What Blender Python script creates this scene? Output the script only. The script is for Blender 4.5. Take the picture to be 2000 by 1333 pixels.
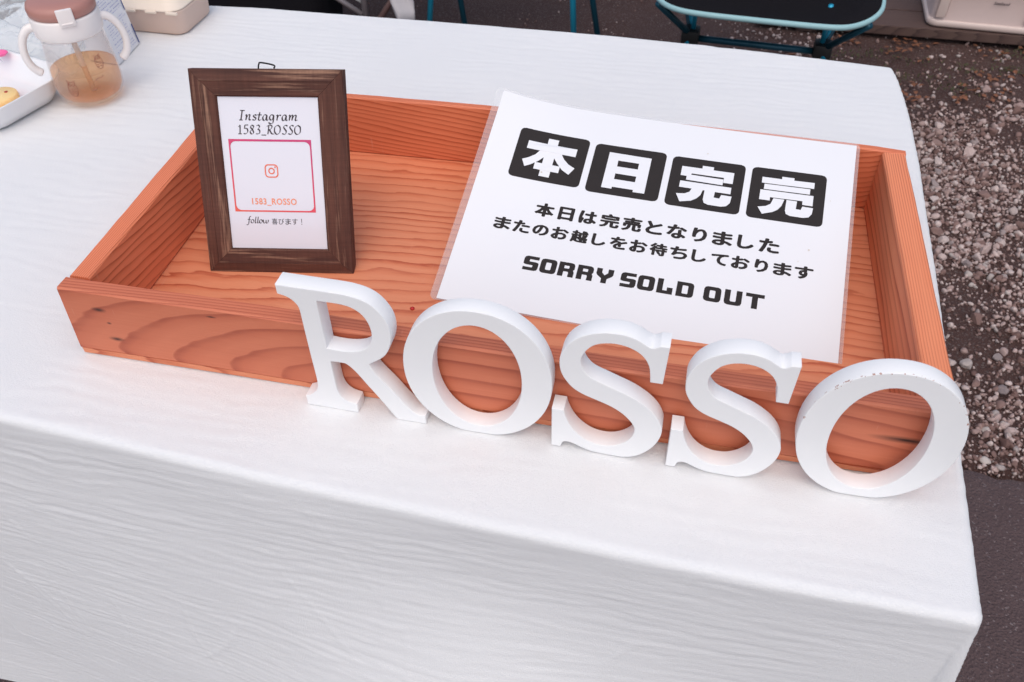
import bpy, bmesh, math, random
import numpy as np
from mathutils import Vector, Matrix, Euler, noise as mnoise

S = bpy.context.scene
COL = S.collection
for o in list(bpy.data.objects):
    bpy.data.objects.remove(o)
random.seed(5)
RNG = np.random.default_rng(5)
GZ = -0.70                                   # ground level; the table top is z = 0

# ------------------------------------------------------------------ camera
cd = bpy.data.cameras.new('camera')
cam = bpy.data.objects.new('camera', cd)
COL.objects.link(cam)
cam.matrix_world = Matrix(((0.9776977, -0.1401999, 0.1563686, 0.3999422),
                           (0.2098836, 0.6788043, -0.7036857, -0.3720345),
                           (-0.007487, 0.7208111, 0.6930911, 0.4409361),
                           (0, 0, 0, 1)))
cd.sensor_width = 36
cd.lens = 30.29
cd.clip_start = 0.02
cd.clip_end = 200
cd.dof.use_dof = True
cd.dof.focus_distance = 0.66
cd.dof.aperture_fstop = 20.0
S.camera = cam

# ------------------------------------------------------------------ light
SUN_EL, SUN_AZ = 62, -84      # azimuth: direction TO the sun, degrees from +x towards +y
w = bpy.data.worlds.new('World')
S.world = w
w.use_nodes = True
wn = w.node_tree
bg = wn.nodes['Background']
sky = wn.nodes.new('ShaderNodeTexSky')
sky.sky_type = 'NISHITA'
sky.sun_disc = False
sky.sun_elevation = math.radians(SUN_EL)
sky.sun_rotation = math.radians(90 - SUN_AZ)
sky.air_density = 0.9
sky.dust_density = 3.0
sky.ozone_density = 0.6
wn.links.new(sky.outputs[0], bg.inputs[0])
bg.inputs[1].default_value = 0.15
sl = bpy.data.lights.new('sun', 'SUN')
sl.energy = 1.25
sl.angle = math.radians(100)
sl.color = (1.0, 0.955, 0.865)
sun = bpy.data.objects.new('sun', sl)
COL.objects.link(sun)
e, a = math.radians(SUN_EL), math.radians(SUN_AZ)
sd = Vector((math.cos(e) * math.cos(a), math.cos(e) * math.sin(a), math.sin(e)))
sun.rotation_euler = sd.to_track_quat('Z', 'Y').to_euler()
S.view_settings.view_transform = 'Standard'
S.view_settings.look = 'None'
S.view_settings.exposure = 0.09
S.view_settings.gamma = 1.0
S.view_settings.use_curve_mapping = False
S.cycles.max_bounces = 10
S.cycles.transparent_max_bounces = 12
S.cycles.use_denoising = True

# ------------------------------------------------------------------ material helpers
class NT:
    def __init__(s, name):
        s.m = bpy.data.materials.new(name)
        s.m.use_nodes = True
        s.t = s.m.node_tree
        s.b = s.t.nodes['Principled BSDF']
    def n(s, typ, **kw):
        nd = s.t.nodes.new(typ)
        for k, v in kw.items():
            setattr(nd, k, v)
        return nd
    def put(s, sock, v):
        if isinstance(v, bpy.types.NodeSocket):
            s.t.links.new(v, sock)
        elif v is not None:
            sock.default_value = v
    def math(s, op, a=None, b=None, c=None, clamp=False):
        nd = s.n('ShaderNodeMath', operation=op, use_clamp=clamp)
        for i, v in enumerate((a, b, c)):
            s.put(nd.inputs[i], v)
        return nd.outputs[0]
    def pos(s):
        return s.n('ShaderNodeTexCoord').outputs['Object']
    def map(s, vec, scale=(1, 1, 1), loc=(0, 0, 0), rot=(0, 0, 0)):
        nd = s.n('ShaderNodeMapping')
        s.put(nd.inputs[0], vec)
        nd.inputs['Scale'].default_value = scale
        nd.inputs['Location'].default_value = loc
        nd.inputs['Rotation'].default_value = rot
        return nd.outputs[0]
    def noise(s, vec, scale, detail=3, rough=0.5, out='Fac'):
        nd = s.n('ShaderNodeTexNoise')
        s.put(nd.inputs['Vector'], vec)
        nd.inputs['Scale'].default_value = scale
        nd.inputs['Detail'].default_value = detail
        nd.inputs['Roughness'].default_value = rough
        return nd.outputs[out]
    def ramp(s, fac, stops, interp='LINEAR'):
        nd = s.n('ShaderNodeValToRGB')
        s.put(nd.inputs[0], fac)
        cr = nd.color_ramp
        cr.interpolation = interp
        while len(cr.elements) < len(stops):
            cr.elements.new(0.5)
        for el, (p, c) in zip(cr.elements, stops):
            el.position = p
            el.color = (*c, 1) if len(c) == 3 else c
        return nd.outputs[0]
    def mix(s, fac, a, b, blend='MIX'):
        nd = s.n('ShaderNodeMix', data_type='RGBA', blend_type=blend)
        s.put(nd.inputs[0], fac)
        for i, v in ((6, a), (7, b)):
            s.put(nd.inputs[i], (*v, 1) if isinstance(v, tuple) and len(v) == 3 else v)
        return nd.outputs[2]
    def bump(s, h, strength=0.3, dist=0.001, normal=None):
        nd = s.n('ShaderNodeBump')
        nd.inputs['Strength'].default_value = strength
        nd.inputs['Distance'].default_value = dist
        s.put(nd.inputs['Height'], h)
        s.put(nd.inputs['Normal'], normal)
        return nd.outputs[0]
    def done(s, col=None, rough=0.5, normal=None, **kw):
        s.put(s.b.inputs['Base Color'], (*col, 1) if isinstance(col, tuple) else col)
        s.put(s.b.inputs['Roughness'], rough)
        if normal is not None:
            s.put(s.b.inputs['Normal'], normal)
        for k, v in kw.items():
            s.put(s.b.inputs[k.replace('_', ' ')], v)
        return s.m

def plain(name, col, rough=0.5, var=0.06, scale=60, bump=0.0, **kw):
    t = NT(name)
    p = t.pos()
    nz = t.noise(p, scale, 4)
    dark = tuple(c * (1 - var) for c in col)
    lite = tuple(min(1, c * (1 + var)) for c in col)
    c = t.mix(nz, dark, lite)
    nrm = t.bump(t.noise(p, scale * 6, 3), bump, 0.0005) if bump else None
    return t.done(c, rough, nrm, **kw)

def wood_mat(name, scale, loc, cx, along_depth, freq, light, mid, dark, rot=(0, 0, 0), warp=0.006, spots=(), kx2=None,
             warp_scale=(6, 30, 30), fibre=(12, 900, 900), rough=0.55, slowk=2.0, blotk=1.1):
    """rings from a distance field; X' runs along the board, Z' across it, Y' through its depth"""
    t = NT(name)
    p = t.pos()
    q = t.map(p, (1, 1, 1), loc, rot)
    sep = t.n('ShaderNodeSeparateXYZ')
    t.put(sep.inputs[0], q)
    X, Y, Z = sep.outputs
    wz = t.noise(t.map(q, warp_scale), 1.0, 3, 0.55)
    w1 = t.math('MULTIPLY', t.math('SUBTRACT', wz, 0.5), warp * 2)
    w2 = t.math('MULTIPLY', t.math('SUBTRACT', t.noise(t.map(q, (40, 160, 160)), 1.0, 3), 0.5), warp * 0.35)
    dx = t.math('SUBTRACT', X, cx)
    neg = t.math('MULTIPLY', t.math('MINIMUM', dx, 0.0), scale)
    posv = t.math('MULTIPLY', t.math('MAXIMUM', dx, 0.0), scale if kx2 is None else kx2)
    xs = t.math('ADD', neg, posv)
    r = t.math('SQRT', t.math('ADD', t.math('MULTIPLY', xs, xs), t.math('MULTIPLY', Z, Z)))
    F = t.math('ADD', r, t.math('MULTIPLY', Y, along_depth))
    F = t.math('ADD', F, w1)
    F = t.math('ADD', F, w2)
    F = t.math('MULTIPLY', F, freq)
    slow = t.noise(t.map(q, (3, 40, 40)), 1.0, 2)
    F = t.math('ADD', F, t.math('MULTIPLY', slow, slowk))
    fr = t.math('FRACT', F)
    c = t.ramp(fr, [(0.0, light), (0.40, light), (0.74, mid), (0.90, dark), (0.95, dark), (1.0, light)])
    # not every ring is equally strong
    st = t.ramp(t.noise(t.map(q, (2, 60, 60)), 1.0, 2), [(0.3, (0.45,) * 3), (0.6, (1.0,) * 3)])
    c = t.mix(st, light, c)
    fib = t.noise(t.map(q, fibre), 1.0, 4, 0.6)
    c = t.mix(t.math('MULTIPLY', t.math('SUBTRACT', fib, 0.35, None, True), 0.9), c, mid)
    blot = t.noise(t.map(q, (9, 22, 22)), 1.0, 4)
    c = t.mix(t.math('MULTIPLY', t.math('SUBTRACT', blot, 0.45, None, True), blotk), c, mid)
    for (sx, sy, sz, rx, rz) in spots:
        side = t.math('LESS_THAN', Y, sy) if sy else 1.0
        dxx = t.math('DIVIDE', t.math('SUBTRACT', X, sx), rx)
        dzz = t.math('DIVIDE', t.math('SUBTRACT', Z, sz), rz)
        d = t.math('SQRT', t.math('ADD', t.math('MULTIPLY', dxx, dxx), t.math('MULTIPLY', dzz, dzz)))
        f = t.math('SUBTRACT', 1.35, t.math('ADD', d, t.math('MULTIPLY', fib, 0.5)), None, True)
        c = t.mix(t.math('MULTIPLY', f, side), c, (0.035, 0.012, 0.008))
    scr = t.noise(t.map(q, (260, 40, 35), rot=(0, 0.6, 0)), 1.0, 2)
    c = t.mix(t.math('MULTIPLY', t.math('SUBTRACT', scr, 0.70, None, True), 1.5), c, (0.75, 0.45, 0.33))
    h = t.math('ADD', t.math('MULTIPLY', fr, 0.5), fib)
    return t.done(c, rough, t.bump(h, 0.25, 0.0004))

# ------------------------------------------------------------------ mesh helpers
def tag(o, label=None, cat=None, group=None, kind=None):
    if label: o['label'] = label
    if cat: o['category'] = cat
    if group: o['group'] = group
    if kind: o['kind'] = kind
    return o

def link(name, me, m=None, parent=None, loc=None):
    o = bpy.data.objects.new(name, me)
    COL.objects.link(o)
    if m is not None:
        me.materials.clear()
        me.materials.append(m)
    if parent is not None:
        o.parent = parent
    if loc is not None:
        o.location = loc
    return o

def empty(name, loc=(0, 0, 0), rot=(0, 0, 0)):
    o = bpy.data.objects.new(name, None)
    o.empty_display_size = 0.02
    COL.objects.link(o)
    o.location = loc
    o.rotation_euler = rot
    return o

def from_bm(bm, name, smooth=False, angle=None):
    me = bpy.data.meshes.new(name)
    bmesh.ops.recalc_face_normals(bm, faces=bm.faces[:])
    bm.to_mesh(me)
    bm.free()
    if smooth:
        for p in me.polygons:
            p.use_smooth = True
        if angle:
            me.set_sharp_from_angle(angle=math.radians(angle))
    return me

def pydata(name, vs, fs, smooth=False):
    me = bpy.data.meshes.new(name)
    me.from_pydata([tuple(v) for v in vs], [], fs)
    me.update()
    if smooth:
        me.polygons.foreach_set('use_smooth', [True] * len(me.polygons))
    return me

def grid_mesh(name, V, smooth=True, close_u=False):
    """V: (nu, nv, 3) array"""
    nu, nv = V.shape[:2]
    idx = np.arange(nu * nv).reshape(nu, nv)
    if close_u:
        idx = np.vstack([idx, idx[:1]])
    q = np.stack([idx[:-1, :-1], idx[1:, :-1], idx[1:, 1:], idx[:-1, 1:]], -1).reshape(-1, 4)
    return pydata(name, V.reshape(-1, 3).tolist(), q.tolist(), smooth)

def hexa(bm, c, bevel=0.0, cuts=0):
    """c: 8 corners, bottom 4 (ccw) then top 4"""
    v = [bm.verts.new(p) for p in c]
    fs = [(3, 2, 1, 0), (4, 5, 6, 7), (0, 1, 5, 4), (1, 2, 6, 5), (2, 3, 7, 6), (3, 0, 4, 7)]
    nf = [bm.faces.new([v[i] for i in f]) for f in fs]
    if bevel:
        es = list({e for f in nf for e in f.edges})
        bmesh.ops.bevel(bm, geom=es, offset=bevel, segments=2, profile=0.6, affect='EDGES')
    return bm

def box_c(x0, x1, y0, y1, z0, z1):
    return [(x0, y0, z0), (x1, y0, z0), (x1, y1, z0), (x0, y1, z0), (x0, y0, z1), (x1, y0, z1), (x1, y1, z1), (x0, y1, z1)]

def box(x0, x1, y0, y1, z0, z1, bevel=0.0):
    bm = bmesh.new()
    hexa(bm, box_c(x0, x1, y0, y1, z0, z1), bevel)
    return bm

def catmull(P, n=8, closed=True, corner=()):
    """smooth a loop, keeping the listed indices as corners"""
    P = [Vector(p) for p in P]
    N = len(P)
    out = []
    rng = range(N) if closed else range(N - 1)
    for i in rng:
        p1, p2 = P[i], P[(i + 1) % N]
        p0 = p1 if (i in corner or (not closed and i == 0)) else P[(i - 1) % N]
        p3 = p2 if ((i + 1) % N in corner or (not closed and i == N - 2)) else P[(i + 2) % N]
        if i in corner and (i + 1) % N in corner:
            out.append(p1)
            continue
        for k in range(n):
            t = k / n
            out.append(0.5 * ((2 * p1) + (p2 - p0) * t + (2 * p0 - 5 * p1 + 4 * p2 - p3) * t * t + (3 * p1 - p0 - 3 * p2 + p3) * t ** 3))
    if not closed:
        out.append(P[-1])
    return out

def curve_mesh(loops, extrude=0.0, bevel=0.0, res=1):
    """filled (even-odd) 2D outline as a mesh in its xy plane; extruded symmetrically"""
    cu = bpy.data.curves.new('outline', 'CURVE')
    cu.dimensions = '2D'
    cu.fill_mode = 'BOTH'
    cu.extrude = max(0, extrude - bevel)
    cu.bevel_depth = bevel
    cu.bevel_resolution = res
    cu.offset = -bevel
    for lp in loops:
        sp = cu.splines.new('POLY')
        sp.points.add(len(lp) - 1)
        for i, p in enumerate(lp):
            sp.points[i].co = (p[0], p[1], 0, 1)
        sp.use_cyclic_u = True
    ob = bpy.data.objects.new('outline', cu)
    COL.objects.link(ob)
    dg = bpy.context.evaluated_depsgraph_get()
    me = bpy.data.meshes.new_from_object(ob.evaluated_get(dg))
    bpy.data.objects.remove(ob)
    bpy.data.curves.remove(cu)
    return me

def text_flat(body, x0, x1, y0, y1, offset=0.0, shear=0.0, spacing=1.0, res=3):
    """default-font text fitted to a rectangle; returns verts (N,2) and faces"""
    cu = bpy.data.curves.new('lettering', 'FONT')
    cu.body = body
    cu.size = 1.0
    cu.offset = offset
    cu.shear = shear
    cu.space_character = spacing
    cu.resolution_u = res
    cu.fill_mode = 'FRONT'
    ob = bpy.data.objects.new('lettering', cu)
    COL.objects.link(ob)
    dg = bpy.context.evaluated_depsgraph_get()
    me = bpy.data.meshes.new_from_object(ob.evaluated_get(dg))
    bpy.data.objects.remove(ob)
    bpy.data.curves.remove(cu)
    v = np.array([tuple(a.co)[:2] for a in me.vertices])
    f = [tuple(p.vertices) for p in me.polygons]
    bpy.data.meshes.remove(me)
    mn, mx = v.min(0), v.max(0)
    v = (v - mn) / (mx - mn) * np.array([x1 - x0, y1 - y0]) + np.array([x0, y0])
    return v, f

def flat_poly(loops):
    me = curve_mesh(loops)
    v = np.array([tuple(a.co)[:2] for a in me.vertices])
    f = [tuple(p.vertices) for p in me.polygons]
    bpy.data.meshes.remove(me)
    return v, f

def merge_flat(items):
    vs, fs, n = [], [], 0
    for v, f in items:
        vs.append(v)
        fs += [tuple(i + n for i in g) for g in f]
        n += len(v)
    return np.vstack(vs), fs

def tube_mesh(pts, rad, seg=10, name='tube', caps=True):
    P = [Vector(p) for p in pts]
    R = rad if isinstance(rad, (list, tuple)) else [rad] * len(P)
    V, F = [], []
    t0 = (P[1] - P[0]).normalized()
    up = Vector((0, 0, 1)) if abs(t0.z) < 0.9 else Vector((1, 0, 0))
    nrm = t0.cross(up).normalized()
    for i, p in enumerate(P):
        tan = (P[min(i + 1, len(P) - 1)] - P[max(i - 1, 0)]).normalized()
        nrm = (nrm - tan * nrm.dot(tan)).normalized()
        bn = tan.cross(nrm)
        for k in range(seg):
            an = 2 * math.pi * k / seg
            V.append(p + (nrm * math.cos(an) + bn * math.sin(an)) * R[i])
    for i in range(len(P) - 1):
        for k in range(seg):
            F.append((i * seg + k, i * seg + (k + 1) % seg, (i + 1) * seg + (k + 1) % seg, (i + 1) * seg + k))
    if caps:
        F.append(tuple(range(seg))[::-1])
        F.append(tuple((len(P) - 1) * seg + k for k in range(seg)))
    return pydata(name, V, F, True)

def lathe(prof, seg=48, name='lathe'):
    an = np.linspace(0, 2 * np.pi, seg, endpoint=False)
    V = np.array([[(r * math.cos(t), r * math.sin(t), z) for (r, z) in prof] for t in an])
    return grid_mesh(name, V, True, True)

def rrect(w, d, r, n=6):
    """rounded rectangle loop centred on 0"""
    out = []
    for (cx, cy, a0) in ((w / 2 - r, d / 2 - r, 0), (-w / 2 + r, d / 2 - r, 90), (-w / 2 + r, -d / 2 + r, 180), (w / 2 - r, -d / 2 + r, 270)):
        for k in range(n + 1):
            t = math.radians(a0 + 90 * k / n)
            out.append((cx + r * math.cos(t), cy + r * math.sin(t)))
    return out

def loft(rings, name='loft', cap0=True, cap1=True, smooth=True):
    n = len(rings[0])
    V = [p for r in rings for p in r]
    F = []
    for i in range(len(rings) - 1):
        for k in range(n):
            F.append((i * n + k, i * n + (k + 1) % n, (i + 1) * n + (k + 1) % n, (i + 1) * n + k))
    if cap0: F.append(tuple(range(n))[::-1])
    if cap1: F.append(tuple((len(rings) - 1) * n + k for k in range(n)))
    return pydata(name, V, F, smooth)

def vnoise(a, b, seed):
    """smooth 2D value noise on arrays"""
    r = np.random.default_rng(seed).random((256, 256))
    ia, ib = np.floor(a).astype(int), np.floor(b).astype(int)
    fa, fb = a - ia, b - ib
    fa = fa * fa * (3 - 2 * fa)
    fb = fb * fb * (3 - 2 * fb)
    g = lambda i, j: r[i % 256, j % 256]
    return (g(ia, ib) * (1 - fa) * (1 - fb) + g(ia + 1, ib) * fa * (1 - fb) + g(ia, ib + 1) * (1 - fa) * fb + g(ia + 1, ib + 1) * fa * fb) * 2 - 1

# ================================================================== STRUCTURE: ground
t = NT('soil')
p = t.pos()
n1 = t.noise(p, 4, 5, 0.6)
n2 = t.noise(p, 160, 5, 0.7)
c = t.mix(n1, (0.060, 0.023, 0.018), (0.105, 0.050, 0.040))
vo = t.n('ShaderNodeTexVoronoi')
t.put(vo.inputs['Vector'], p)
vo.inputs['Scale'].default_value = 330
c = t.mix(t.math('GREATER_THAN', t.noise(p, 240, 2), 0.60), c, (0.17, 0.125, 0.115))
c = t.mix(t.math('MULTIPLY', n2, 0.5), c, (0.02, 0.012, 0.01))
MAT_SOIL = t.done(c, 0.95, t.bump(t.math('ADD', n2, t.math('MULTIPLY', vo.outputs['Distance'], 0.5)), 0.9, 0.006))

t = NT('asphalt')
p = t.pos()
c = t.mix(t.noise(p, 7, 5, 0.6), (0.080, 0.047, 0.048), (0.135, 0.088, 0.086))
vo = t.n('ShaderNodeTexVoronoi')
t.put(vo.inputs['Vector'], p)
vo.inputs['Scale'].default_value = 260
c = t.mix(t.math('GREATER_THAN', t.noise(p, 210, 2), 0.66), c, (0.24, 0.19, 0.19))
c = t.mix(t.math('MULTIPLY', t.noise(p, 90, 4, 0.7), 0.5), c, (0.030, 0.018, 0.02))
MAT_ASPH = t.done(c, 0.85, t.bump(t.math('ADD', vo.outputs['Distance'], t.noise(p, 300, 3)), 0.8, 0.003))

# ground sheet, fine near the table, running to the horizon
def ground_sheet():
    xs = np.concatenate([[-60, -20, -8], np.arange(-3.5, 3.51, 0.05), [8, 20, 60]])
    ys = np.concatenate([[-60, -20, -8], np.arange(-2.5, 4.51, 0.05), [8, 20, 60]])
    X, Y = np.meshgrid(xs, ys, indexing='ij')
    Z = GZ + 0.008 * vnoise(X * 3, Y * 3, 1) + 0.004 * vnoise(X * 11, Y * 11, 2)
    Z = np.where(Y < 0.62, GZ - 0.03, Z)
    return grid_mesh('ground', np.stack([X, Y, Z], -1), True)
ground = tag(link('ground', ground_sheet(), MAT_SOIL), kind='structure', label='bare dark brown soil ground with gravel strewn on it')

# asphalt apron on the near side of the gravel, with a crumbling edge
ex = np.arange(-3.5, 3.51, 0.02)
edge = 0.632 + 0.010 * vnoise(ex * 9, ex * 0, 3) + 0.006 * vnoise(ex * 40, ex * 0, 4)
rows = np.concatenate([[-60, -20, -8, -3], np.arange(-1.5, 0.5, 0.1)])
xsf = np.concatenate([[-60, -12], ex, [12, 60]])
ed = np.concatenate([[0.632, 0.632], edge, [0.632, 0.632]])
V = []
for r in rows:
    V.append(np.stack([xsf, np.full_like(xsf, r), np.full_like(xsf, GZ + 0.012)], -1))
V.append(np.stack([xsf, ed - 0.02, np.full_like(xsf, GZ + 0.012)], -1))
V.append(np.stack([xsf, ed - 0.003, np.full_like(xsf, GZ + 0.009)], -1))
V.append(np.stack([xsf, ed, np.full_like(xsf, GZ - 0.04)], -1))
tag(link('asphalt_pavement', grid_mesh('asphalt', np.array(V), False), MAT_ASPH), kind='structure', label='dark purplish grey asphalt paving below the table')

# stones
def ico(sub):
    bm = bmesh.new()
    bmesh.ops.create_icosphere(bm, subdivisions=sub, radius=1)
    v = np.array([tuple(x.co) for x in bm.verts])
    f = np.array([[x.index for x in g.verts] for g in bm.faces])
    bm.free()
    return v, f
I1, I2 = ico(1), ico(2)
def stone_shape(base, seed):
    r = np.random.default_rng(seed)
    v = base.copy()
    for _ in range(9):                       # chop facets off
        d = r.normal(size=3); d /= np.linalg.norm(d)
        k = r.uniform(0.42, 0.82)
        s = v @ d
        v -= np.outer(np.clip(s - k, 0, None) * 0.9, d)
    v += r.normal(size=v.shape) * 0.035
    return v * np.array([1, r.uniform(0.65, 0.95), r.uniform(0.45, 0.75)])
SH1 = [stone_shape(I1[0], i) for i in range(24)]
SH2 = [stone_shape(I2[0], 100 + i) for i in range(30)]
def rotm(n):
    q = RNG.normal(size=(n, 4)); q[:, 1:3] *= 0.45
    q /= np.linalg.norm(q, axis=1)[:, None]
    w_, x, y, z = q.T
    return np.stack([np.stack([1 - 2 * (y * y + z * z), 2 * (x * y - w_ * z), 2 * (x * z + w_ * y)], -1),
                     np.stack([2 * (x * y + w_ * z), 1 - 2 * (x * x + z * z), 2 * (y * z - w_ * x)], -1),
                     np.stack([2 * (x * z - w_ * y), 2 * (y * z + w_ * x), 1 - 2 * (x * x + y * y)], -1)], 1)
def stone_field(name, pts, rad, shapes, faces, mat, tmax=1.0):
    n = len(pts)
    Rm = rotm(n)
    sh = np.array(shapes)[RNG.integers(0, len(shapes), n)]
    V = np.einsum('nij,nkj->nki', Rm, sh) * rad[:, None, None] + pts[:, None, :]
    nv = sh.shape[1]
    F = faces[None] + (np.arange(n) * nv)[:, None, None]
    me = bpy.data.meshes.new(name)
    V = V.reshape(-1, 3); F = F.reshape(-1, 3)
    me.vertices.add(len(V)); me.vertices.foreach_set('co', V.ravel())
    me.loops.add(F.size); me.loops.foreach_set('vertex_index', F.ravel())
    me.polygons.add(len(F))
    me.polygons.foreach_set('loop_start', np.arange(0, F.size, 3))
    me.polygons.foreach_set('loop_total', np.full(len(F), 3))
    at = me.attributes.new('tint', 'FLOAT', 'POINT')
    at.data.foreach_set('value', np.repeat(RNG.random(n) * tmax, nv))
    me.update(calc_edges=True)
    me.materials.append(mat)
    return me
def stone_mat(name, use_attr):
    t = NT(name)
    if use_attr:
        tn = t.n('ShaderNodeAttribute', attribute_name='tint').outputs['Fac']
    else:
        tn = t.n('ShaderNodeObjectInfo').outputs['Random']
    c = t.ramp(tn, [(0.0, (0.13, 0.065, 0.054)), (0.30, (0.25, 0.152, 0.132)), (0.6, (0.52, 0.385, 0.355)), (0.82, (0.70, 0.58, 0.54)),
                    (0.93, (0.30, 0.245, 0.24)), (1.0, (0.60, 0.54, 0.50))])
    c = t.mix(t.math('MULTIPLY', t.noise(t.pos(), 120, 4), 0.55), c, (0.16, 0.10, 0.085))
    return t.done(c, 0.8, t.bump(t.noise(t.pos(), 700, 3), 0.4, 0.0008))
MAT_STONE = stone_mat('stone', True)
MAT_BIGSTONE = stone_mat('large_stone', False)
def dens(x, y):
    """how thickly the gravel lies: thick right of the table, thin far behind it"""
    d = np.clip(0.84 + 0.75 * vnoise(x * 3.1 + 5, y * 3.1, 11) + 0.45 * vnoise(x * 9, y * 9, 12), 0.08, 1)
    back = np.clip((2.05 - y) / 0.35, 0.10, 1)
    left = np.clip((x - 0.2) / 0.5, 0.25, 1)
    return d * np.maximum(back, 0.22) * left
def scatter(n, x0, x1, y0, y1, rlo, rhi, k):
    x = RNG.uniform(x0, x1, n * 3); y = RNG.uniform(y0, y1, n * 3)
    keep = RNG.random(n * 3) < dens(x, y)
    x, y = x[keep][:n], y[keep][:n]
    r = rlo + (rhi - rlo) * RNG.random(len(x)) ** k
    z = GZ + 0.008 * vnoise(x * 3, y * 3, 1) + 0.004 * vnoise(x * 11, y * 11, 2) + r * 0.30
    return np.stack([x, y, z], -1), r
P1, R1 = scatter(26000, 0.5, 1.8, 0.64, 2.5, 0.0024, 0.0060, 1.2)
P2, R2 = scatter(5600, 0.5, 1.8, 0.65, 2.4, 0.0055, 0.0110, 1.6)
P3, R3 = scatter(9000, -2.2, 0.5, 0.9, 3.2, 0.0028, 0.008, 2.5)
me1 = stone_field('gravel', np.vstack([P1, P3]), np.concatenate([R1, R3]), SH1, I1[1], MAT_STONE, 0.86)
tag(link('gravel', me1), 'loose small pinkish grey gravel strewn over the dark soil', 'gravel', kind='stuff')
me2 = stone_field('pebbles', P2, R2, SH2, I2[1], MAT_STONE)
tag(link('gravel', me2), 'coarser pale pebbles scattered through the gravel right of the table', 'gravel', kind='stuff')
P4, R4 = scatter(240, 0.62, 1.40, 0.66, 2.1, 0.0115, 0.0185, 1.8)
big = []
for i in range(16):
    big.append(pydata('stone', stone_shape(I2[0], 300 + i).tolist(), I2[1].tolist(), False))
    big[-1].materials.append(MAT_BIGSTONE)
for i, (pt, r) in enumerate(zip(P4, R4)):
    o = bpy.data.objects.new('stone', big[i % 16])
    COL.objects.link(o)
    o.parent = ground
    o.location = pt + np.array([0, 0, r * 0.1])
    o.scale = (r, r, r)
    o.rotation_euler = (random.uniform(-.4, .4), random.uniform(-.4, .4), random.uniform(0, 6.3))

# tufts of moss, grass and dead leaves at the far side of the gravel
def litter(name, n, x0, x1, y0, y1, hl, wd, mat, flat=False):
    V, F = [], []
    cl = [(random.uniform(x0, x1), random.uniform(y0, y1)) for _ in range(18)]
    for i in range(n):
        cx, cy = random.choice(cl)
        x, y = cx + random.gauss(0, 0.035), cy + random.gauss(0, 0.022)
        a = random.uniform(0, 6.28)
        L = random.uniform(0.5, 1) * hl
        lean = random.uniform(0.2, 1.2) if not flat else 1.5
        d = Vector((math.cos(a) * math.sin(lean), math.sin(a) * math.sin(lean), math.cos(lean)))
        s_ = Vector((-math.sin(a), math.cos(a), 0.2)) * wd
        b = Vector((x, y, GZ + random.uniform(0.002, 0.012)))
        k = len(V)
        V += [b - s_, b + s_, b + d * L * 0.55 + s_ * 0.9 , b + d * L + Vector((0, 0, -0.2 * L)), b + d * L * 0.5 - s_ * 0.9]
        F += [(k, k + 1, k + 2, k + 3, k + 4)]
    return link(name, pydata(name, V, F), mat)
tag(litter('grass', 900, 0.75, 1.7, 1.95, 2.27, 0.014, 0.0018, plain('grass_green', (0.060, 0.058, 0.020), 0.7, 0.4, 30)),
    'small tufts of dull green moss and grass by the plank edge', 'grass', kind='stuff')
tag(litter('dead_leaves', 170, 0.7, 1.7, 1.9, 2.27, 0.022, 0.0055, plain('dead_leaf', (0.20, 0.075, 0.035), 0.7, 0.4, 30), True),
    'orange brown dead leaf scraps among the gravel by the plank', 'leaves', kind='stuff')

# weathered brown planks the bin stands on
deck = empty('wooden_platform', (1.2, 2.285, GZ))
tag(deck, 'low weathered brown plank platform under the beige storage bin', 'platform')
MP = wood_mat('weathered_plank', 0.2, (0, 0, 0), 1.0, 2.0, 90, (0.105, 0.062, 0.050), (0.075, 0.040, 0.034), (0.035, 0.018, 0.016), rough=0.8)
for i in range(4):
    bm = box(-0.62, 0.9, 0.0 + i * 0.125, 0.12 + i * 0.125, 0.012, 0.040, 0.003)
    link('plank', from_bm(bm, 'plank'), MP, deck)
for xx in (-0.5, 0.2, 0.8):
    link('bearer', from_bm(box(xx, xx + 0.06, 0.01, 0.48, 0.0, 0.0118), 'bearer'), MP, deck)

# ================================================================== TABLE AND CLOTH
table = empty('folding_table', (0.09, 0.26, GZ))
tag(table, 'folding table hidden under the white cloth', 'table')
MT = plain('table_grey', (0.55, 0.55, 0.54), 0.5)
MS = plain('table_steel', (0.30, 0.30, 0.31), 0.35, Metallic=1.0)
link('tabletop', from_bm(box(-0.505, 0.500, -0.30, 0.30, 0.67, 0.6955, 0.004), 'tabletop'), MT, table)
for sx in (-0.36, 0.36):
    for sy in (-0.19, 0.19):
        link('leg', tube_mesh([(sx, sy, 0.0), (sx, sy, 0.67)], 0.012, 10), MS, table)

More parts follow.
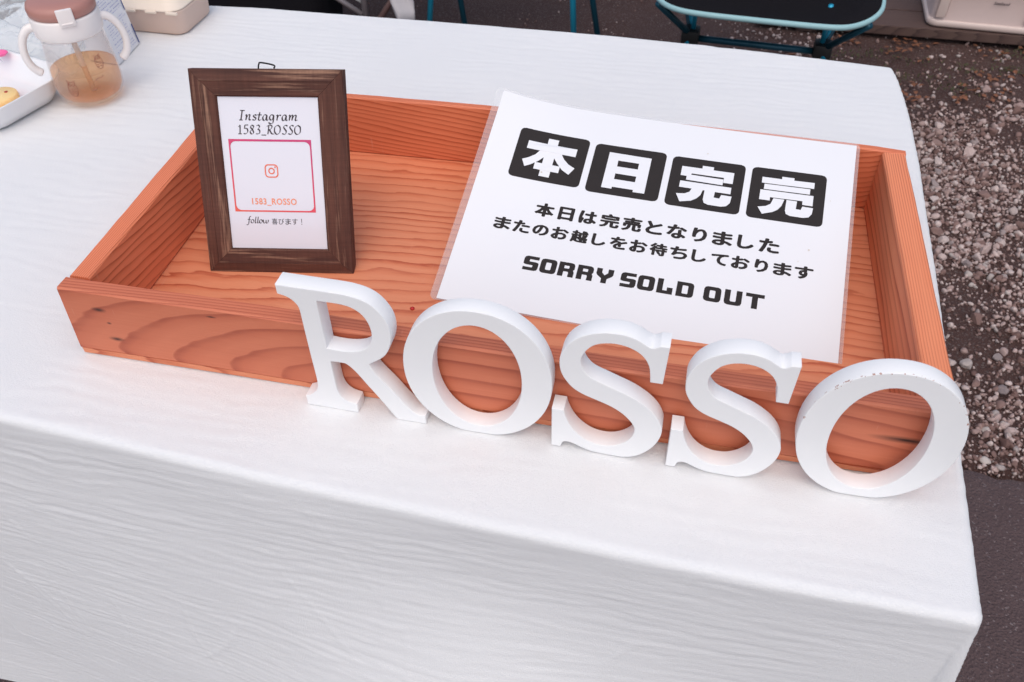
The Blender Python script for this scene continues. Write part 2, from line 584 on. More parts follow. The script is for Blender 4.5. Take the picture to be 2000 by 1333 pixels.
FX = [-0.5, -0.25, -0.025, 0.167, 0.335, 0.485, 0.70]
FY = [-0.040, -0.056, -0.068, -0.079, -0.0862, -0.0897, -0.0905]
BX = [-0.45, -0.14, 0.131, 0.308, 0.40, 0.518, 0.624, 0.7]
BY = [0.575, 0.602, 0.607, 0.608, 0.6045, 0.5965, 0.5880, 0.580]
SY = [-0.4, -0.061, 0.04, 0.222, 0.39, 0.48, 0.52, 0.56, 0.60, 0.7]
SX = [0.588, 0.6045, 0.610, 0.6185, 0.6252, 0.6262, 0.6255, 0.6235, 0.618, 0.618]
LX = -0.432
def cloth():
    st = 0.0023
    a = np.arange(LX - 0.30, 0.62 + 0.34, st)
    b = np.arange(-0.085 - 0.518, 0.59 + 0.22, st)
    A, B = np.meshgrid(a, b, indexing='ij')
    ca = A.copy(); cb = B.copy()
    for _ in range(3):
        yf = np.interp(ca, FX, FY) + 0.0065; yb = np.interp(ca, BX, BY) - 0.0065
        cb = np.clip(B, yf, yb)
        xr = np.interp(cb, SY, SX) - 0.0065
        ca = np.clip(A, LX + 0.0065, xr)
    ox, oy = A - ca, B - cb
    L = np.hypot(ox, oy)
    rr = 0.0065
    ang = np.clip(L / rr, 0, math.pi / 2)
    ex_ = np.clip(L - rr * math.pi / 2, 0, None)
    Ls = np.where(L < 1e-9, 1, L)
    dx, dy = ox / Ls, oy / Ls
    # shift the start of the roll inwards so that the silhouette stays on the edge line
    hor = rr * np.sin(ang)
    front = (dy < -0.5) & (L > 0)
    # added bulge at the lower right middle, tilting cloth skyward to imitate a sun patch
    sun_patch_bulge = np.exp(-((A - 0.31) / 0.13) ** 2) * np.clip((ex_ - 0.05) / 0.20, 0, 1.6) ** 1.8 * 0.075
    wave = 0.010 * np.sin(A * 9 + 0.6) * np.clip(ex_ / 0.3, 0, 1.4) ** 1.3
    corner = np.clip(1 - np.abs(np.abs(dx) - np.abs(dy)), 0, 1) * (np.abs(dx) > 0.02) * (np.abs(dy) > 0.02)
    out = hor + np.where(front, sun_patch_bulge + wave + 0.02 * ex_, 0.05 * ex_) + corner * 0.10 * ex_
    X = ca + dx * out
    Y = cb + dy * out
    Z = -(rr * (1 - np.cos(ang))) - ex_
    inner = np.minimum(np.minimum(cb - np.interp(ca, FX, FY), np.interp(ca, BX, BY) - cb), np.minimum(np.interp(cb, SY, SX) - ca, ca - LX))
    # pull table-top points next to the border inwards a touch (start of the roll)
    X = np.where(L <= 0, X, X); 
    # crinkle: narrow ripples running along x, irregular
    ph = np.where(B < -0.07, (B + 0.07) / 0.0066, (B + 0.07) / 0.0125) + 0.9 * vnoise(A * 3.0, B * 9, 21) + 0.55 * vnoise(A * 15, B * 45, 22) + 0.30 * vnoise(A * 48, B * 120, 26)
    sn = np.sin(2 * np.pi * ph)
    rib = 0.62 * np.sign(sn) * np.abs(sn) ** 0.8 + 0.25 * np.sin(2 * np.pi * (ph * 0.47 + 1.3 * vnoise(A * 8, B * 11, 23)))
    amp = np.clip(0.80 + 0.55 * vnoise(A * 22, B * 60, 24) + 0.30 * vnoise(A * 5, B * 9, 27), 0.35, 1.35)
    fine = vnoise(A * 45, B * 230, 25) * 0.45 + vnoise(A * 90, B * 130, 28) * 0.22
    hang = np.clip(L / 0.03, 0, 1)
    calm = 1 - 0.85 * np.clip((A - 0.44) / 0.10, 0, 1) * np.clip((-(B) - 0.09 + (A - 0.60) * 0.9) / 0.05, 0, 1)
    d = (rib * amp + fine) * (0.00022 + 0.00016 * hang) * calm
    d += (0.0016 * vnoise(A * 6 + B * 2, B * 9, 51) + 0.0007 * vnoise(A * 14, B * 11 + A * 8, 52)) * hang
    # creases: short slanting folds pressed into the cloth
    rs = np.random.default_rng(8)
    for k in range(46):
        x0 = rs.uniform(-0.25, 0.6); y0 = rs.uniform(-0.50, -0.10) if k < 30 else rs.uniform(0.30, 0.6)
        th = rs.uniform(0.9, 2.2) if k < 30 else rs.uniform(0, 3.1)
        ln = rs.uniform(0.02, 0.07); wd = rs.uniform(0.0012, 0.0025)
        u = (A - x0) * math.cos(th) + (B - y0) * math.sin(th)
        v = -(A - x0) * math.sin(th) + (B - y0) * math.cos(th) + 6 * u * u * rs.uniform(-1, 1)
        d += rs.uniform(0.3, 0.9) * (0.00085 if k < 30 else 0.00035) * np.exp(-(v / wd) ** 2) * np.exp(-(u / ln) ** 4)
    # gentle unevenness of the top
    top = (L <= 0)
    lump = 0.0009 * vnoise(A * 9, B * 9, 31) + 0.0005 * vnoise(A * 25, B * 25, 32)
    Z = Z + np.where(top, np.clip(d + lump * np.clip(inner / 0.03, 0, 1), -0.0012, 0.0006) - 0.0009, 0)
    ca_, sa_ = np.cos(ang), np.sin(ang)
    X = X + np.where(top, 0, dx * d * sa_)
    Y = Y + np.where(top, 0, dy * d * sa_)
    Z = np.where(top, Z, Z + d * ca_ - 0.0009)
    return grid_mesh('tablecloth', np.stack([X, Y, Z], -1), True)
t = NT('white_cotton')
p = t.pos()
weave = t.math('ADD', t.noise(t.map(p, (2600, 500, 500)), 1, 2), t.noise(t.map(p, (420, 2400, 2400)), 1, 2))
c = t.mix(t.noise(p, 7, 4), (0.735, 0.735, 0.738), (0.78, 0.78, 0.78))
MAT_CLOTH = t.done(c, 0.92, t.bump(weave, 0.6, 0.0004), Sheen_Weight=0.15)
tag(link('tablecloth', cloth(), MAT_CLOTH), 'crinkled white cotton tablecloth hanging over the front of the table', 'tablecloth')

# ================================================================== WOODEN TRAY
LT, MD, DK = (0.78, 0.275, 0.130), (0.66, 0.175, 0.072), (0.42, 0.075, 0.030)
tray = empty('wooden_tray', (0.29, 0.15, 0.0))
tag(tray, 'shallow orange cedar wood tray box with the sold out sign in it', 'tray')
H = 0.0631
def back_y(x): return float(np.interp(x, [-0.01, 0.097, 0.242, 0.376, 0.481, 0.555, 0.583], [0.2925, 0.2987, 0.3030, 0.3045, 0.3030, 0.2995, 0.2965]))
def front_y(x): return float(np.interp(x, [0, 0.12, 0.27, 0.41, 0.58], [0.0, 0.0004, -0.0006, 0.0002, 0.0032]))
def board(name, path, z0, z1, mat, seed, bevel=0.0013):
    """path: list of (outer xy, inner xy) stations along the board; bottoms may splay"""
    rs = random.Random(seed)
    n = len(path)
    rings = []
    for i, (po, pi, pob) in enumerate(path):
        j = lambda s=0.00025: rs.uniform(-s, s)
        b = bevel * rs.uniform(0.85, 1.2)
        d = (Vector(pi) - Vector(po)).normalized() * b
        zt = z1 + j(0.0002)
        rings.append([(pob[0] + d[0], pob[1] + d[1], z0), (pob[0], pob[1], z0 + b), (po[0] + j(), po[1] + j(), zt - b), (po[0] + d[0], po[1] + d[1], zt),
                      (pi[0] - d[0], pi[1] - d[1], zt), (pi[0], pi[1], zt - b), (pi[0], pi[1], z0 + b), (pi[0] - d[0], pi[1] - d[1], z0)])
    me = loft(rings, name, smooth=False)
    o = link(name, me, mat)
    o.parent = tray
    o.matrix_parent_inverse = Matrix.Translation((-0.29, -0.15, 0))
    return o
N = 26
ZB = 0.006
xs = np.linspace(0.0, 0.5822, N)
m_front = wood_mat('cedar_front', 0.34, (0, 0, -0.010), 0.225, 5.2, 72, (0.62, 0.182, 0.092), (0.52, 0.130, 0.062), (0.35, 0.068, 0.032), kx2=0.03, warp=0.0018, slowk=0.8,
                   spots=((0.026, 0.0035, 0.0375, 0.006, 0.0022), (0.031, 0.0035, 0.0110, 0.0065, 0.0022), (0.030, 0.0035, 0.026, 0.002, 0.0012), (0.112, 0.0035, 0.0465, 0.004, 0.001), (0.56, 0.0045, 0.026, 0.022, 0.0030)))
fr = board('front_board', [((x, front_y(x)), (x, front_y(x) + 0.0128), (x + (-0.003 if x < 0.01 else 0), front_y(x) - 0.0006)) for x in xs], ZB, H, m_front, 1)
fr['label'] = 'front board with wide arched grain and two dark nail holes'
m_back = wood_mat('cedar_back', 0.05, (0, 0, 0.075), 0.3, 4.0, 210, (0.76, 0.225, 0.105), (0.60, 0.145, 0.060), DK, warp=0.003)
board('back_board', [((x, back_y(x)), (x, back_y(x) - 0.0072), (x, back_y(x))) for x in np.linspace(-0.0105, 0.5822, N)], ZB, H, m_back, 2)
ys = np.linspace(0, 1, 18)
m_left = wood_mat('cedar_left', 0.06, (0, 0, 0.03), 0.0, 4.0, 150, (0.84, 0.25, 0.12), MD, DK, rot=(0, 0, math.radians(-90)), warp=0.004,
                  spots=((-0.06, 0, 0.075, 0.006, 0.002),))
yA, yB = 0.0140, back_y(0.0) - 0.0078
board('side_board', [((0.0008 - 0.0112 * k, yA + (yB - yA) * k), (0.0158 - 0.0112 * k + 0.002 * k, yA + (yB - yA) * k), (0.0 - 0.0112 * k, yA + (yB - yA) * k)) for k in ys], ZB, H, m_left, 3)
yA, yB = front_y(0.58) + 0.0134, back_y(0.575) - 0.0078
m_right = wood_mat('cedar_right', 0.05, (0, 0, 0.01), 0.0, 4.5, 120, (0.84, 0.29, 0.14), MD, DK, rot=(0, 0, math.radians(90)), warp=0.003,
                   spots=((0.244, 0, 0.062, 0.002, 0.002),))
board('side_board', [((0.5822, yA + (yB - yA) * k), (0.5646 - 0.0006 * k, yA + (yB - yA) * k), (0.5822, yA + (yB - yA) * k)) for k in ys], ZB, H, m_right, 4)
# base panel: one sheet under the walls
m_floor = wood_mat('cedar_floor', 0.16, (0, 0, 0), 0.66, 1.0, 105, (0.76, 0.278, 0.142), (0.66, 0.195, 0.088), (0.44, 0.085, 0.034), rot=(math.radians(90), 0, 0),
                   warp=0.016, warp_scale=(5, 11, 11))
nb = 30
V = []
for i in range(nb):
    k = i / (nb - 1)
    x = -0.003 + (0.5822 - 0.0015 + 0.003) * k
    V.append([(x, front_y(x) + 0.0006, 0.0006), (x, front_y(x) + 0.0002, 0.0058), (x, back_y(x) - 0.0006, 0.0058), (x, back_y(x) - 0.0006, 0.0006)])
o = link('base_panel', loft(V, 'base_panel', smooth=False), m_floor, None)
o.parent = tray
o.matrix_parent_inverse = Matrix.Translation((-0.29, -0.15, 0))

# ================================================================== LAMINATED SIGN
SBL = Vector((0.2353, 0.1032, 0.0072))
SE1 = Vector((0.9987, -0.0493, -0.0105)); SE1.normalize()
SE2 = Vector((0.0501, 0.9527, 0.2997)); SE2 = (SE2 - SE1 * SE2.dot(SE1)).normalized()
SN = SE1.cross(SE2)
def sheet_pt(u, v, off=0.0):
    """u, v in mm on the A4 sheet; its upper left corner curls up"""
    s = max(0.0, 1 - u / 120.0)
    curl = 0.010 * s ** 3 * max(0, v / 210.0) - 0.0022 * math.sin(math.pi * min(1, max(0, u / 297))) * (v / 210) - 0.0012 * math.sin(math.pi * v / 210)
    return SBL + SE1 * (u / 1000) + SE2 * (v / 1000) + SN * (curl + off)
sign = empty('laminated_sign', tuple(SBL))
tag(sign, 'laminated white sold out notice leaning inside the wooden tray', 'sign')
def on_sheet(name, vf, off, mat, parent=None, label=None):
    v, f = vf
    me = pydata(name, [tuple(sheet_pt(q[0], q[1], off + (q[2] if len(q) > 2 else 0)) - SBL) for q in v], f)
    o = link(name, me, mat, parent or sign)
    if label: o['label'] = label
    return o
def sheet_grid(u0, u1, v0, v1, nu, nv, off, rad=0):
    us = np.linspace(u0, u1, nu); vs_ = np.linspace(v0, v1, nv)
    V = np.array([[tuple(sheet_pt(a_, b_, off) - SBL) for b_ in vs_] for a_ in us])
    return V
t = NT('sign_paper')
MAT_PAPER = t.done(t.mix(t.noise(t.pos(), 9, 3), (0.77, 0.77, 0.79), (0.82, 0.82, 0.835)), 0.22, Coat_Weight=0.5, Coat_Roughness=0.12)
def thick_sheet(u0, u1, v0, v1, nu, nv, o0, o1, rad=0.0):
    A = sheet_grid(u0, u1, v0, v1, nu, nv, o0); B = sheet_grid(u0, u1, v0, v1, nu, nv, o1)
    n = nu * nv
    idx = np.arange(n).reshape(nu, nv)
    F = []
    for i in range(nu - 1):
        for j in range(nv - 1):
            q = (idx[i, j], idx[i + 1, j], idx[i + 1, j + 1], idx[i, j + 1])
            F.append(tuple(int(x) + n for x in q)); F.append(tuple(int(x) for x in q[::-1]))
    rim = [int(idx[i, 0]) for i in range(nu)] + [int(idx[-1, j]) for j in range(1, nv)] + [int(idx[i, -1]) for i in range(nu - 2, -1, -1)] + [int(idx[0, j]) for j in range(nv - 2, 0, -1)]
    for k in range(len(rim)):
        a_, b_ = rim[k], rim[(k + 1) % len(rim)]
        F.append((a_, b_, b_ + n, a_ + n))
    me = pydata('sheet', np.vstack([A.reshape(-1, 3), B.reshape(-1, 3)]).tolist(), F, True)
    me.set_sharp_from_angle(angle=math.radians(40))
    return me
link('paper', thick_sheet(0, 297, 0, 210, 45, 32, 0.0, 0.00012), MAT_PAPER, sign)
# clear film margin round the paper
film = NT('clear_film')
lw = film.n('ShaderNodeLayerWeight'); lw.inputs[0].default_value = 0.35
tr = film.n('ShaderNodeBsdfTransparent'); tr.inputs[0].default_value = (0.93, 0.94, 0.95, 1)
mx = film.n('ShaderNodeMixShader')
film.b.inputs['Base Color'].default_value = (0.86, 0.84, 0.84, 1)
film.b.inputs['Roughness'].default_value = 0.15
film.put(mx.inputs[0], 0.26)
film.t.links.new(tr.outputs[0], mx.inputs[1]); film.t.links.new(film.b.outputs[0], mx.inputs[2])
film.t.links.new(mx.outputs[0], film.t.nodes['Material Output'].inputs['Surface'])
MAT_FILM = film.m
def film_ring():
    ou = rrect(305.5, 214, 5, 5); ou = [(x + 147.0, y + 105.5) for x, y in ou]
    # dense outline so that the strip follows the curl
    def dense(lp, m=5):
        out = []
        for i in range(len(lp)):
            p0, p1 = lp[i], lp[(i + 1) % len(lp)]
            L = math.dist(p0, p1); k = max(1, int(L / m))
            out += [(p0[0] + (p1[0] - p0[0]) * j / k, p0[1] + (p1[1] - p0[1]) * j / k) for j in range(k)]
        return out
    o_ = dense(ou)
    V, F = [], []
    for (x, y) in o_:
        ix, iy = min(max(x, 0.0), 297.0), min(max(y, 0.0), 210.0)
        V += [tuple(sheet_pt(x, y, 0.0001) - SBL), tuple(sheet_pt(ix, iy, 0.0001) - SBL)]
    n = len(o_)
    for i in range(n):
        j = (i + 1) % n
        F.append((2 * i, 2 * j, 2 * j + 1, 2 * i + 1))
    return pydata('film', V, F, True)
link('clear_film_margin', film_ring(), MAT_FILM, sign)
INK = plain('black_ink', (0.030, 0.025, 0.024), 0.5, 0.1, Specular_IOR_Level=0.15)
WHITE_INK = MAT_PAPER
def sq_grid(x0, x1, y0, y1, r=4.2):
    """rounded square as a fine grid so it follows the sheet"""
    n = 16
    V, F = [], []
    for i in range(n + 1):
        x = x0 + (x1 - x0) * i / n
        ins = 0.0
        dxe = min(x - x0, x1 - x)
        if dxe < r: ins = r - math.sqrt(max(0, r * r - (r - dxe) ** 2))
        for j in range(5):
            V.append((x, y0 + ins + (y1 - y0 - 2 * ins) * j / 4))
    # extra columns inside the rounded ends
    for i in range(n):
        for j in range(4):
            F.append((i * 5 + j, (i + 1) * 5 + j, (i + 1) * 5 + j + 1, i * 5 + j + 1))
    return np.array(V), F
def sq_poly(x0, x1, y0, y1, r=4.2):
    cols = sorted(set([x0 + r * (1 - math.cos(math.radians(a_))) for a_ in (0, 20, 40, 60, 90)] + [x1 - r * (1 - math.cos(math.radians(a_))) for a_ in (0, 20, 40, 60, 90)]
                      + list(np.linspace(x0 + r, x1 - r, 10))))
    V, F = [], []
    for x in cols:
        dxe = min(x - x0, x1 - x)
        ins = r - math.sqrt(max(0, r * r - (r - dxe) ** 2)) if dxe < r else 0
        for j in range(5):
            V.append((x, y0 + ins + (y1 - y0 - 2 * ins) * j / 4))
    for i in range(len(cols) - 1):
        for j in range(4):
            F.append((i * 5 + j, (i + 1) * 5 + j, (i + 1) * 5 + j + 1, i * 5 + j + 1))
    return np.array(V), F
SQ = [(23.8, 83.6, 126.2, 177.9), (88.9, 148.7, 124.6, 176.1), (154.0, 213.2, 123.6, 174.7), (218.4, 276.8, 123.3, 174.8)]
KAN = {}
KAN[0] = [[(48.9, 171.6), (57.6, 171.6), (57.6, 131.4), (48.9, 131.4)],
          [(32.9, 165.6), (74.6, 165.6), (74.6, 157.3), (32.9, 157.3)],
          [(47.5, 158), (52, 158), (49.5, 152), (45, 146), (40, 141.5), (35.3, 138.3), (31.8, 145.2), (36.5, 148.0), (41.5, 152.5), (44.5, 158)],
          [(55, 158), (62.5, 158), (66, 152.6), (70.5, 148.4), (76.4, 145.3), (72.8, 137.8), (66.5, 141.5), (61.0, 147.5), (57.0, 153)],
          [(43.0, 144.6), (64.2, 144.6), (64.2, 137.6), (43.0, 137.6)]]
KAN[1] = [[(101.6, 168.6), (136.8, 168.0), (137.0, 130.8), (127.6, 130.8), (127.6, 133.0), (110.2, 133.0), (110.2, 130.9), (101.6, 131.0)],
          [(110.2, 161.0), (127.6, 160.8), (127.6, 154.6), (110.3, 154.6)],
          [(110.3, 147.2), (127.7, 147.0), (127.7, 141.0), (110.3, 141.2)]]
o3 = 154; b3 = 125
KAN[2] = [[(24.9, 43.2), (34.0, 43.2), (34.0, 40.0), (50.7, 40.0), (50.7, 28.6), (43.2, 28.6), (43.2, 33.7), (17.1, 33.7), (17.1, 30.5), (8.6, 30.5), (8.6, 40.2), (24.9, 40.2)],
          [(13.6, 32.3), (43.0, 31.9), (43.0, 25.9), (13.6, 26.5)],
          [(9.2, 24.9), (50.3, 24.6), (50.3, 17.9), (9.2, 18.3)],
          [(19.6, 18.8), (28.4, 18.8), (27.2, 12.7), (24.5, 8.8), (20.5, 5.8), (11.9, 3.5), (7.8, 11.3), (14.5, 12.2), (18.2, 14.6)],
          [(29.8, 18.8), (38.1, 18.8), (37.8, 12.3), (42.3, 12.0), (43.3, 15.9), (51.6, 15.7), (51.0, 9.0), (48.6, 5.4), (44.5, 4.2), (34.5, 4.2), (30.8, 5.6), (29.7, 9.0)]]
o4 = 218
KAN[3] = [[(24.4, 43.0), (33.9, 43.0), (33.9, 40.6), (49.8, 40.9), (49.8, 34.9), (33.9, 34.7), (24.4, 34.5), (9.1, 34.4), (9.1, 40.4), (24.4, 40.4)],
          [(11.4, 33.6), (47.0, 34.0), (47.0, 28.6), (11.4, 28.2)],
          [(8.9, 27.3), (50.0, 27.6), (50.0, 17.4), (42.1, 17.4), (42.1, 21.1), (17.1, 20.7), (17.1, 17.3), (8.9, 17.3)],
          [(19.8, 20.1), (28.2, 20.1), (26.6, 13.5), (24.0, 9.2), (20.5, 6.4), (12.6, 3.2), (8.6, 9.7), (14.8, 11.4), (18.2, 14.2)],
          [(29.9, 20.1), (38.0, 20.1), (37.7, 12.4), (41.4, 12.2), (42.4, 15.7), (50.6, 15.5), (50.1, 9.6), (48.0, 6.0), (44.0, 4.8), (34.0, 4.8), (30.6, 6.2), (29.7, 9.4)]]
def subdiv_poly(loop, step=4.0):
    out = []
    for i in range(len(loop)):
        a_, b_ = loop[i], loop[(i + 1) % len(loop)]
        k = max(1, int(math.dist(a_, b_) / step))
        out += [(a_[0] + (b_[0] - a_[0]) * j / k, a_[1] + (b_[1] - a_[1]) * j / k) for j in range(k)]
    return out
CH = ['character meaning book or origin', 'sun or day character', 'third character', 'fourth character']
for k, (x0, x1, y0, y1) in enumerate(SQ):
    sqo = on_sheet('printed_square', sq_poly(x0, x1, y0, y1), 0.00022, INK)
    ox, oy = (0, 0) if k < 2 else ((o3, b3) if k == 2 else (o4, b3))
    items = []
    if k == 1:
        lp = [subdiv_poly(l) for l in KAN[1]]
        items = [(flat_poly(lp), 0)]
    else:
        items = [(flat_poly([subdiv_poly([(x + ox, y + oy) for x, y in l])]), i) for i, l in enumerate(KAN[k])]
    V, F, n = [], [], 0
    for (v, f), lay in items:
        V += [tuple(sheet_pt(a_, b_, 0.00036 + 0.00003 * lay) - SBL) for a_, b_ in v]
        F += [tuple(i + n for i in g) for g in f]
        n += len(v)
    link('printed_character', pydata('printed_character', V, F), WHITE_INK, sqo)
def text_line(body, x0, x1, y0, y1, off, cw, fill=0.93, hgt=None):
    """each character in its own cell, widened like an extended heavy gothic"""
    items = []
    n = len(body)
    pitch = (x1 - x0) / n
    for i, chh in enumerate(body):
        xm = x0 + pitch * (i + 0.5)
        wd = pitch * cw
        hh = y1 - y0
        a_, b_, c_, d_ = -wd / 2, wd / 2, 0, hh
        adj = {'日': (0.78, 0, 0.97), 'し': (0.80, 0.02, 0.98), 'り': (0.70, 0, 1.0), 'と': (0.84, 0.04, 0.98), 'の': (0.95, 0.05, 0.92), 'て': (0.95, 0.03, 0.92), 'は': (0.92, 0.02, 0.96), '！': (0.13, 0, 1)}.get(chh, (1, 0, 1))
        v, f = text_flat(chh, xm + a_ * adj[0], xm + b_ * adj[0], y0 + hh * adj[1], y0 + hh * adj[2], 0.0)
        # a heavy weight: the same glyph printed again with small shifts
        sh = [(0, 0)] if off == 0 else [(0, 0)] + [(off * wd * math.cos(k * math.pi / 4) * 1.15, off * wd * math.sin(k * math.pi / 4) * 0.75) for k in range(8)]
        for k, (sx_, sy_) in enumerate(sh):
            items.append((np.hstack([v + np.array([sx_, sy_]), np.full((len(v), 1), k * 0.000012)]), f))
    return merge_flat(items)
on_sheet('printed_text', text_line('本日は完売となりました', 53.3, 248.4, 92.4, 104.9, 0.050, 0.79), 0.00022, INK)
on_sheet('printed_text', text_line('またのお越しをお待ちしております', 24.3, 275.0, 73.2, 84.2, 0.050, 0.79), 0.00022, INK)
# blocky latin capitals with clipped corners: w 12.6, h 13.6
def blk(ch, w):
    h, s, c, v = 13.4, 4.3, 2.6, 3.0     # height, stem, corner cut, bar height
    m = h / 2
    oct_ = lambda x0, y0, x1, y1, c: [(x0 + c, y0), (x1 - c, y0), (x1 - c * .3, y0 + c * .3), (x1, y0 + c), (x1, y1 - c), (x1 - c * .3, y1 - c * .3), (x1 - c, y1), (x0 + c, y1), (x0 + c * .3, y1 - c * .3), (x0, y1 - c), (x0, y0 + c), (x0 + c * .3, y0 + c * .3)]
    if ch == 'O': return [oct_(0, 0, w, h, c), oct_(s, v + .3, w - s, h - v - .3, .7)]
    if ch == 'D': return [[(0, 0), (w - c, 0), (w - .7, .8), (w, c), (w, h - c), (w - .7, h - .8), (w - c, h), (0, h)], oct_(s, v, w - s, h - v, .5)]
    if ch == 'S': return [[(0.2, 0), (w - c, 0), (w - .7, .8), (w, c), (w, m + .4), (w - .6, m + 1.1), (w - c * .9, m + 1.6), (s + .5, m + 1.6), (s, m + 2.1), (s + .4, h - v), (w - .3, h - v), (w - .3, h), (c, h), (.7, h - .8), (0, h - c), (0, m - .4), (.6, m - 1.1), (c * .9, m - 1.6), (w - s - .5, m - 1.6), (w - s, m - 2.1), (w - s - .4, v), (0.2, v)]]
    if ch == 'R': return [[(0, 0), (s, 0), (s, m - 2.0), (w - s - .5, m - 2.0), (w - s, m - 2.6), (w - s, 0), (w, 0), (w, m - 1.8), (w - .9, m - .3), (w, m + 1.0), (w, h - c), (w - .7, h - .8), (w - c, h), (0, h)], [(s, m + 1.0), (s, h - v - .1), (w - s - .4, h - v - .1), (w - s, h - v - .5), (w - s, m + 1.4), (w - s - .4, m + 1.0)]]
    if ch == 'Y': return [[(w / 2 - s / 2, 0), (w / 2 + s / 2, 0), (w / 2 + s / 2, m - 2.6), (w - .8, m + .2), (w, m + 1.6), (w, h), (w - s, h), (w - s, m + 3.0), (w / 2, m + .6), (s, m + 3.0), (s, h), (0, h), (0, m + 1.6), (.8, m + .2), (w / 2 - s / 2, m - 2.6)]]
    if ch == 'L': return [[(0, 0), (w, 0), (w, m - .6), (w - s, m - .6), (w - s, v), (s, v), (s, h), (0, h)]]
    if ch == 'U': return [[(c, 0), (w - c, 0), (w - .7, .8), (w, c), (w, h), (w - s, h), (w - s, v + .8), (w - s - .6, v + .2), (s + .6, v + .2), (s, v + .8), (s, h), (0, h), (0, c), (.7, .8)]]
    if ch == 'T': return [[(w / 2 - s / 2, 0), (w / 2 + s / 2, 0), (w / 2 + s / 2, h - v - .2), (w, h - v - .2), (w, h), (0, h), (0, h - v - .2), (w / 2 - s / 2, h - v - .2)]]
items = []
for ch, x, w_ in (('S', 57.6, 12.0), ('O', 71.0, 12.8), ('R', 85.4, 12.5), ('R', 100.1, 12.5), ('Y', 114.9, 13.2), ('S', 133.9, 12.0), ('O', 147.2, 12.8), ('L', 162.1, 11.9),
                  ('D', 176.6, 12.9), ('O', 197.0, 12.8), ('U', 212.3, 12.9), ('T', 227.8, 13.6)):
    items.append(flat_poly([[(x + a_, 39.2 + b_) for a_, b_ in lp] for lp in blk(ch, w_)]))
on_sheet('printed_text', merge_flat(items), 0.00022, INK)
# small specks of dirt on the laminate
sp = []
for (x, y, r) in ((181, 181.5, 0.7), (50.5, 135.5, 1.1), (48.5, 137.6, 0.8), (269, 100, 0.9), (281, 150, 0.5), (262, 88, 0.5)):
    sp.append((np.array([(x + r * math.cos(k) * random.uniform(.6, 1), y + r * math.sin(k) * random.uniform(.6, 1)) for k in np.arange(0, 6.2, 0.9)]), [tuple(range(7))]))
on_sheet('dirt_specks', merge_flat(sp), 0.00055, plain('dirt', (0.62, 0.56, 0.48), 0.8))['kind'] = 'stuff'

# ================================================================== ROSSO LETTERS
t = NT('white_paint')
p = t.pos()
cc = t.mix(t.noise(p, 30, 4), (0.84, 0.84, 0.84), (0.88, 0.88, 0.875))
MAT_WHITE = t.done(cc, 0.45, t.bump(t.noise(t.map(p, (300, 60, 900)), 1, 4), 0.18, 0.0004))
# the last O: paint chipped off along its upper front rim
t = NT('white_paint_chipped')
p = t.pos()
cc = t.mix(t.noise(p, 30, 4), (0.84, 0.84, 0.84), (0.88, 0.88, 0.875))
sx3 = t.n('ShaderNodeSeparateXYZ'); t.put(sx3.inputs[0], p)
ax = t.math('DIVIDE', t.math('SUBTRACT', sx3.outputs[0], 0.04515), 0.04515)
az_ = t.math('DIVIDE', t.math('SUBTRACT', sx3.outputs[2], 0.0534), 0.0546)
rr3_ = t.math('SQRT', t.math('ADD', t.math('MULTIPLY', ax, ax), t.math('MULTIPLY', az_, az_)))
near = t.math('MULTIPLY', t.math('GREATER_THAN', rr3_, 0.984), t.math('LESS_THAN', sx3.outputs[1], 0.0011))
near = t.math('MULTIPLY', near, t.math('GREATER_THAN', sx3.outputs[2], 0.062))
chip = t.math('MULTIPLY', near, t.math('GREATER_THAN', t.noise(p, 520, 2, 0.6), 0.62))
cc = t.mix(chip, cc, (0.46, 0.27, 0.22))
MAT_CHIP = t.done(cc, 0.45, t.bump(t.noise(t.map(p, (300, 60, 900)), 1, 4), 0.18, 0.0004))
Rout = [(0, 107), (12, 107), (28, 107), (41, 106.9), (48, 106.2), (54.5, 104.6), (60, 101.6), (64.2, 97.3), (67.6, 91.8), (69.6, 85.9), (70.2, 78.6), (69.2, 71.3), (66.6, 63.6), (62.0, 57.1),
        (52.6, 49.6), (56.2, 41.4), (65.2, 29.2), (72.0, 18.8), (77.6, 11.4), (81.8, 8.3), (86.8, 8.0), (86.8, 0), (67.2, 0), (65.0, 2.4), (57.2, 16.1), (49.6, 28.4), (42.3, 40.4), (37, 46.2), (32.7, 46.9), (26.0, 46.6),
        (26.0, 36.9), (26.2, 27.0), (26.6, 19.5), (28.6, 13.7), (32.6, 10.0), (38.8, 8.4), (38.8, 0), (1.8, 0), (1.8, 8.4), (6.6, 11.2), (11.2, 16.6), (13.0, 24.9),
        (12.8, 46.4), (12.6, 68.5), (12.6, 86.4), (12.0, 91.6), (9.0, 96.0), (5.3, 98.3), (0, 99.7)]
Rhole = [(25.2, 98.2), (25.3, 78.4), (25.4, 58.4), (31.0, 58.0), (38.0, 58.2), (45.0, 59.6), (50.6, 62.4), (55.1, 67.2), (57.4, 74.0), (57.5, 81.5), (55.8, 87.9), (52.5, 93.2), (47.2, 96.8), (40.8, 98.2), (32.3, 98.4)]
Rcorner = {0, 2, 14, 20, 21, 22, 29, 35, 36, 37, 38, 44 - 0, 48}
def ell(cx, cz, rx, rz, n=72, p=2.08):
    out = []
    for k in range(n):
        th = 2 * math.pi * k / n
        c_, s_ = math.cos(th), math.sin(th)
        out.append((cx + rx * math.copysign(abs(c_) ** (2 / p), c_), cz + rz * math.copysign(abs(s_) ** (2 / p), s_)))
    return out
